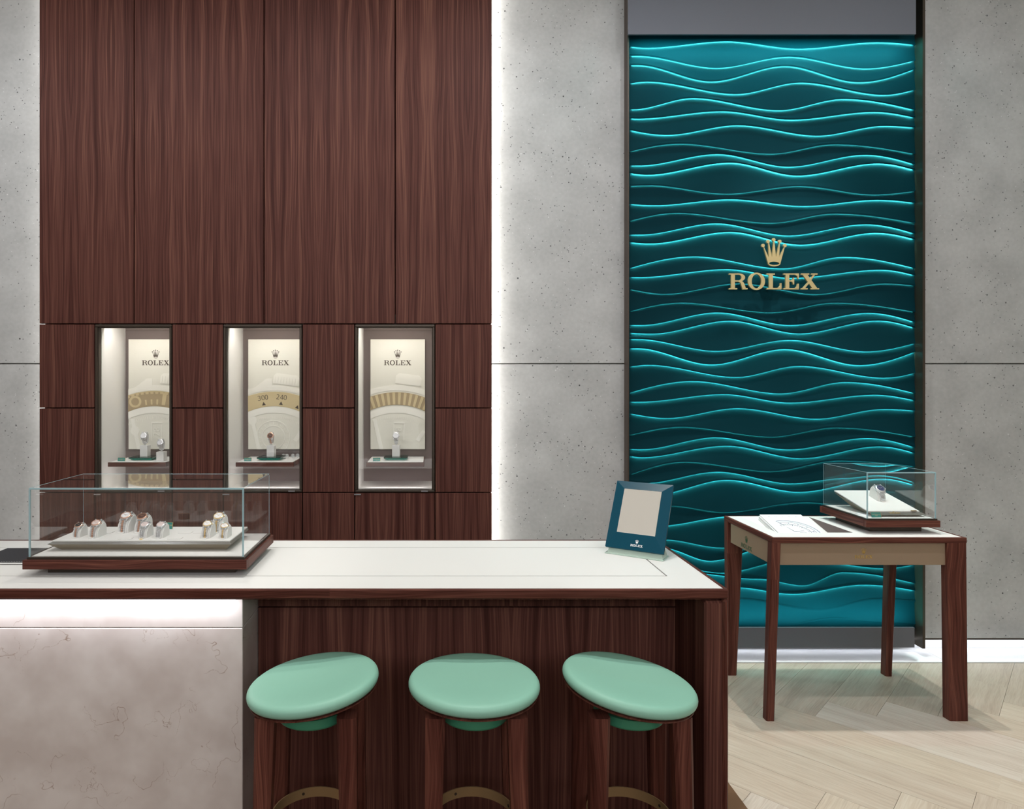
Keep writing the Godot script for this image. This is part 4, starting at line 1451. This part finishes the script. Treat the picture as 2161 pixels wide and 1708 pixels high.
# ---------------------------------------------------------------- glass cases
func glass_case(t: Node3D, x0: float, x1: float, d0: float, d1: float, base: float, p0: float, p1: float, top: float, gi: float) -> void:
	# foot, walnut plinth, bronze frame, cream floor, five panes with polished edges
	part("foot", bx(x0 + 0.05, x1 - 0.05, base + 0.0008, p0, d0 + 0.05, d1 - 0.05), M.bronze, t)
	for s in [[x0, x1, d0, d0 + 0.02, 0], [x0, x1, d1 - 0.02, d1, 0], [x0, x0 + 0.02, d0 + 0.02, d1 - 0.02, 2], [x1 - 0.02, x1, d0 + 0.02, d1 - 0.02, 2]]:
		uvo = Vector2(rng.randf(), rng.randf())
		part("plinth_board", bx(s[0], s[1], p0, p1, s[2], s[3], 0.0008, s[4]), M.walnut_solid, t)
	uvo = Vector2.ZERO
	part("plinth_core", bx(x0 + 0.02, x1 - 0.02, p0 + 0.002, p1 - 0.001, d0 + 0.02, d1 - 0.02), M.walnut, t)
	var fh := 0.007
	part("metal_frame", bx(x0 + gi - 0.003, x1 - gi + 0.003, p1 - 0.001, p1 + fh, d0 + gi - 0.003, d1 - gi + 0.003), M.bronze, t)
	part("leather_floor", bx(x0 + gi + 0.006, x1 - gi - 0.006, p1 + fh - 0.002, p1 + fh + 0.001, d0 + gi + 0.006, d1 - gi - 0.006), M.cream, t)
	var gx0 := x0 + gi
	var gx1 := x1 - gi
	var gd0 := d0 + gi
	var gd1 := d1 - gi
	var y0 := p1 + fh
	var w := 0.005
	part("glass_pane", bx(gx0 + w, gx1 - w, y0, top - w, gd0, gd0 + 0.001), M.glass, t)
	part("glass_pane", bx(gx0 + w, gx1 - w, y0, top - w, gd1 - 0.001, gd1), M.glass, t)
	part("glass_pane", bx(gx0, gx0 + 0.001, y0, top - w, gd0 + w, gd1 - w), M.glass, t)
	part("glass_pane", bx(gx1 - 0.001, gx1, y0, top - w, gd0 + w, gd1 - w), M.glass, t)
	part("glass_pane", bx(gx0 + w, gx1 - w, top - 0.001, top, gd0 + w, gd1 - w), M.glass, t)
	var q := 0.0013
	for s in [[gx0, gx0 + w, gd0, gd0 + w], [gx1 - w, gx1, gd0, gd0 + w], [gx0, gx0 + q, gd1 - q, gd1], [gx1 - q, gx1, gd1 - q, gd1]]:
		part("polished_edge", bx(s[0], s[1], y0, top - w, s[2], s[3], 0.0006), M.glass_edge, t)
	for s in [[gx0, gx1, gd0, gd0 + w, w], [gx0, gx1, gd1 - q, gd1, q], [gx0, gx0 + q, gd0 + w, gd1 - q, q], [gx1 - q, gx1, gd0 + w, gd1 - q, q]]:
		part("polished_edge", bx(s[0], s[1], top - s[4], top, s[2], s[3], 0.0006), M.glass_edge, t)

func build_long_case() -> void:
	var t := thing("glass_showcase", "long glass showcase on a walnut plinth, standing on the counter", "showcase")
	glass_case(t, -1.266, -0.575, 2.044, 2.39, CT, 0.924, 0.9525, 1.1735, 0.012)
	var fl := 0.9606
	var ty := 0.9936
	var tr := thing("display_tray", "long cream leather display tray holding nine watches in the showcase", "tray")
	var xa := -1.222
	var xb := -0.652
	var a := 2.128
	var b := 2.332
	var st := begin()
	box(st, V(xa, ty - 0.004, b), V(xb, ty, a), 0.0006)
	part("top", st, M.cream, tr)
	st = begin()
	var y1 := ty - 0.0105
	hexa(st, [V(xa - 0.004, y1, b), V(xb + 0.004, y1, b), V(xa, ty - 0.004, b), V(xb, ty - 0.004, b), V(xa - 0.012, y1, a - 0.008), V(xb + 0.008, y1, a - 0.008), V(xa, ty - 0.004, a), V(xb, ty - 0.004, a)], 0)
	part("front_band", st, mat(rgb(104, 102, 95), 0.25), tr)
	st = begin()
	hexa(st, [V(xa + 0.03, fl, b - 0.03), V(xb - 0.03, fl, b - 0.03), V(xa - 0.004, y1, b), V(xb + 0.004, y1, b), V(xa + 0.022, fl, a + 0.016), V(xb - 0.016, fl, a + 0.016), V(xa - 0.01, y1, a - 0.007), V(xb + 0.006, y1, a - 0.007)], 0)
	part("tray_body", st, M.tray_under_shade, tr)
	small_logo(tr, Transform3D(Basis(Vector3.RIGHT, -0.9), V(X(293, a - 0.006), y1 + 0.0005, a - 0.0055)), 0.044, M.gold_print, 0.0003)
	var pads := [[225, 1124], [266, 1136.5], [392, 1124], [370, 1136.5], [424, 1124]]
	for p in pads:
		var d: float = (EYE - ty) * F / (p[1] - CY)
		st = begin()
		box(st, V(X(p[0], d) - 0.022, ty, d + 0.012), V(X(p[0], d) + 0.022, ty + 0.0022, d - 0.014), 0.0008)
		part("watch_pad", st, M.cream, tr)
	var list := [
		[165, 1135, -0.04, 0.9, "small two-tone watch with dark dial at the end of the long tray", M.dial_dark, M.rose, true],
		[202, 1135, -0.04, 1.08, "two-tone watch with pale pink dial next to the small dark-dialled watch", M.dial_pink, M.rose, false],
		[265, 1123.5, -0.04, 1.28, "large two-tone watch with white dial in the rear row of the long tray", M.dial_white, M.rose, false],
		[299, 1123.5, -0.04, 1.2, "large two-tone watch with chocolate dial in the rear row of the long tray", M.dial_brown, M.rose, false],
		[304, 1136, -0.04, 0.98, "steel watch with silver dial in front of the chocolate-dialled watch", M.dial_pink, M.steel, true],
		[338, 1136, -0.04, 0.98, "steel watch with silver dial in front of the teal card on the tray", M.dial_pink, M.steel, true],
		[436, 1136, -0.04, 1.05, "steel and gold watch with white dial and beaded bracelet on the tray", M.dial_white, M.yellow, true],
		[460, 1123.5, -0.04, 1.25, "large gold-rimmed watch behind the two smaller gold-rimmed watches", M.dial_white, M.yellow, false],
		[472, 1137, -0.04, 0.92, "small gold-rimmed watch with white dial and plain bracelet on the tray", M.dial_white, M.yellow, false],
	]
	var holders := ["small dark-dialled watch", "two-tone watch with pale pink dial", "large white-dialled two-tone watch", "chocolate-dialled watch", "steel watch before the chocolate-dialled one", "steel watch before the teal card", "steel and gold watch with beaded bracelet", "large gold-rimmed watch", "small gold-rimmed watch"]
	for i in list.size():
		var q: Array = list[i]
		var d: float = (EYE - ty) * F / (q[1] - CY) + 0.02
		cuff_watch(V(X(q[0] + 3, d), ty, d), q[2], q[3], q[4], "cream leather cuff under the " + holders[i], q[5], q[6], q[7])
	var cd := (EYE - ty) * F / (1117.0 - CY)
	var c := thing("name_card", "teal card FOR EXHIBITION ONLY among the watches on the long tray", "card", V(X(351, cd), ty, cd))
	make_card(c, 0.04, 0.0225)

func build_small_case() -> void:
	var t := thing("glass_showcase", "small square glass showcase on the display table with one watch", "showcase")
	glass_case(t, 1.969, 2.307, 3.016, 3.378, TT, 0.842, 0.872, 1.091, 0.011)
	var fl := 0.8804
	var tr := thing("display_tray", "tilted cream leather lectern tray inside the small showcase", "tray")
	var xa := 2.022
	var xb := 2.262
	var a := 3.085
	var b := 3.345
	var ya := 0.903
	var yb := 0.957
	var st := begin()
	hexa(st, [V(xa, yb - 0.004, b), V(xb, yb - 0.004, b), V(xa, yb, b), V(xb, yb, b), V(xa, ya - 0.004, a), V(xb, ya - 0.004, a), V(xa, ya, a), V(xb, ya, a)], 0)
	part("top", st, M.cream, tr)
	st = begin()
	hexa(st, [V(xa + 0.004, yb - 0.012, b), V(xb - 0.004, yb - 0.012, b), V(xa, yb - 0.004, b), V(xb, yb - 0.004, b), V(xa + 0.006, ya - 0.013, a - 0.028), V(xb + 0.016, ya - 0.013, a - 0.028), V(xa, ya - 0.004, a), V(xb, ya - 0.004, a)], 0)
	part("front_band", st, mat(rgb(100, 98, 92), 0.25), tr)
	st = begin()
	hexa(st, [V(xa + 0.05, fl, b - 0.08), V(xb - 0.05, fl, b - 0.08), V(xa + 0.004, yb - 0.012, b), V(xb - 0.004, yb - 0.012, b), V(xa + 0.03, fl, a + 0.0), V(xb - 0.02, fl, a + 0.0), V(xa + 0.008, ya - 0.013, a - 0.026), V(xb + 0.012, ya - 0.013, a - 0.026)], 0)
	part("tray_body", st, M.tray_under_shade, tr)
	small_logo(tr, Transform3D(Basis(Vector3.RIGHT, -1.2), V(X(1890, 3.07), 0.8945, 3.07)), 0.05, M.gold_print, 0.0005)
	st = begin()
	box(st, V(X(1926, 3.09) - 0.012, ya - 0.001, a + 0.002), V(X(1926, 3.09) + 0.012, ya + 0.004, a - 0.006), 0.001)
	part("clasp", st, M.brass, tr)
	var d := 3.235
	var yy := lerpf(ya, yb, (d - a) / (b - a))
	cuff_watch(V(X(1852, d), yy + 0.0005, d), 0.0, 1.3, "steel chronograph with blue-black dial in the small showcase", "cream leather cuff under the chronograph in the small showcase", M.dial_blue, M.steel, false, 0.2, 1.22)
	var c := thing("name_card", "teal card FOR EXHIBITION ONLY at the corner of the small showcase", "card", V(X(1850, 3.05), fl + 0.0005, 3.05))
	make_card(c, 0.044, 0.0235)
	var bk := thing("leaflet", "small white leaflet flat on the floor of the small showcase", "leaflet")
	part("sheet", bx(2.0, 2.055, fl, fl + 0.002, 3.085, 3.15), M.paper, bk)

# ---------------------------------------------------------------- table mirror
func build_mirror() -> void:
	var a := V(0.603, CT, 2.334)
	var b := V(0.771, CT, 2.222)
	var t := thing("table_mirror", "tilted square mirror in a teal frame with ROLEX mark on the counter", "mirror", (a + b) / 2, -deg_to_rad(33.5))
	var w := 0.1005
	# stepped glass foot
	var st := begin()
	box(st, Vector3(-w, 0, -0.075), Vector3(w, 0.004, 0.0), 0.0008)
	part("foot_plate", st, M.pale_green_glass, t)
	st = begin()
	hexa(st, [Vector3(-w + 0.008, 0.004, -0.07), Vector3(w - 0.004, 0.004, -0.07), Vector3(-w + 0.012, 0.03, -0.066), Vector3(w - 0.01, 0.03, -0.066), Vector3(-w + 0.008, 0.004, -0.006), Vector3(w - 0.004, 0.004, -0.006), Vector3(-w + 0.012, 0.03, -0.022), Vector3(w - 0.01, 0.03, -0.022)], 0)
	part("foot_block", st, M.pale_green_glass, t)
	# frame, tilted back
	var tilt := Transform3D(Basis(Vector3.RIGHT, -deg_to_rad(32.0)), Vector3(0, 0.026, -0.002))
	var hh := 0.253
	var th := 0.014
	var ix := 0.034
	var iy0 := 0.055
	var iy1 := 0.032
	st = begin()
	box(st, Vector3(-w, 0, -th), Vector3(w, hh, -0.004), 0.001, 1, tilt)
	part("back_plate", st, M.teal_lacquer, t)
	var o := [Vector3(-w, 0, -0.004), Vector3(w, 0, -0.004), Vector3(w, hh, -0.004), Vector3(-w, hh, -0.004)]
	var n := [Vector3(-w + ix, iy0, 0.004), Vector3(w - ix, iy0, 0.004), Vector3(w - ix, hh - iy1, 0.004), Vector3(-w + ix, hh - iy1, 0.004)]
	for k in 4:
		var j := (k + 1) % 4
		st = begin()
		quad(st, tilt * o[k], tilt * o[j], tilt * n[j], tilt * n[k], tilt.basis * Vector3(0, 0, 1))
		part("frame_facet", st, M.teal_lacquer, t)
	st = begin()
	box(st, Vector3(-w + ix, iy0, -0.003), Vector3(w - ix, hh - iy1, 0.0045), 0.0006, 1, tilt)
	part("mirror_glass", st, M.mirror, t)
	st = begin()
	box(st, Vector3(-0.03, 0.01, -0.09), Vector3(0.03, 0.09, -0.082), 0.001, 1, Transform3D(Basis(), Vector3(0, 0.02, 0.01)))
	part("prop", st, M.teal_lacquer, t)
	var slope := atan2(0.008, iy0)
	small_logo(t, tilt * Transform3D(Basis(Vector3.RIGHT, slope), Vector3(0.008, 0.012, -0.0021)), 0.042, M.paper, 0.0008)
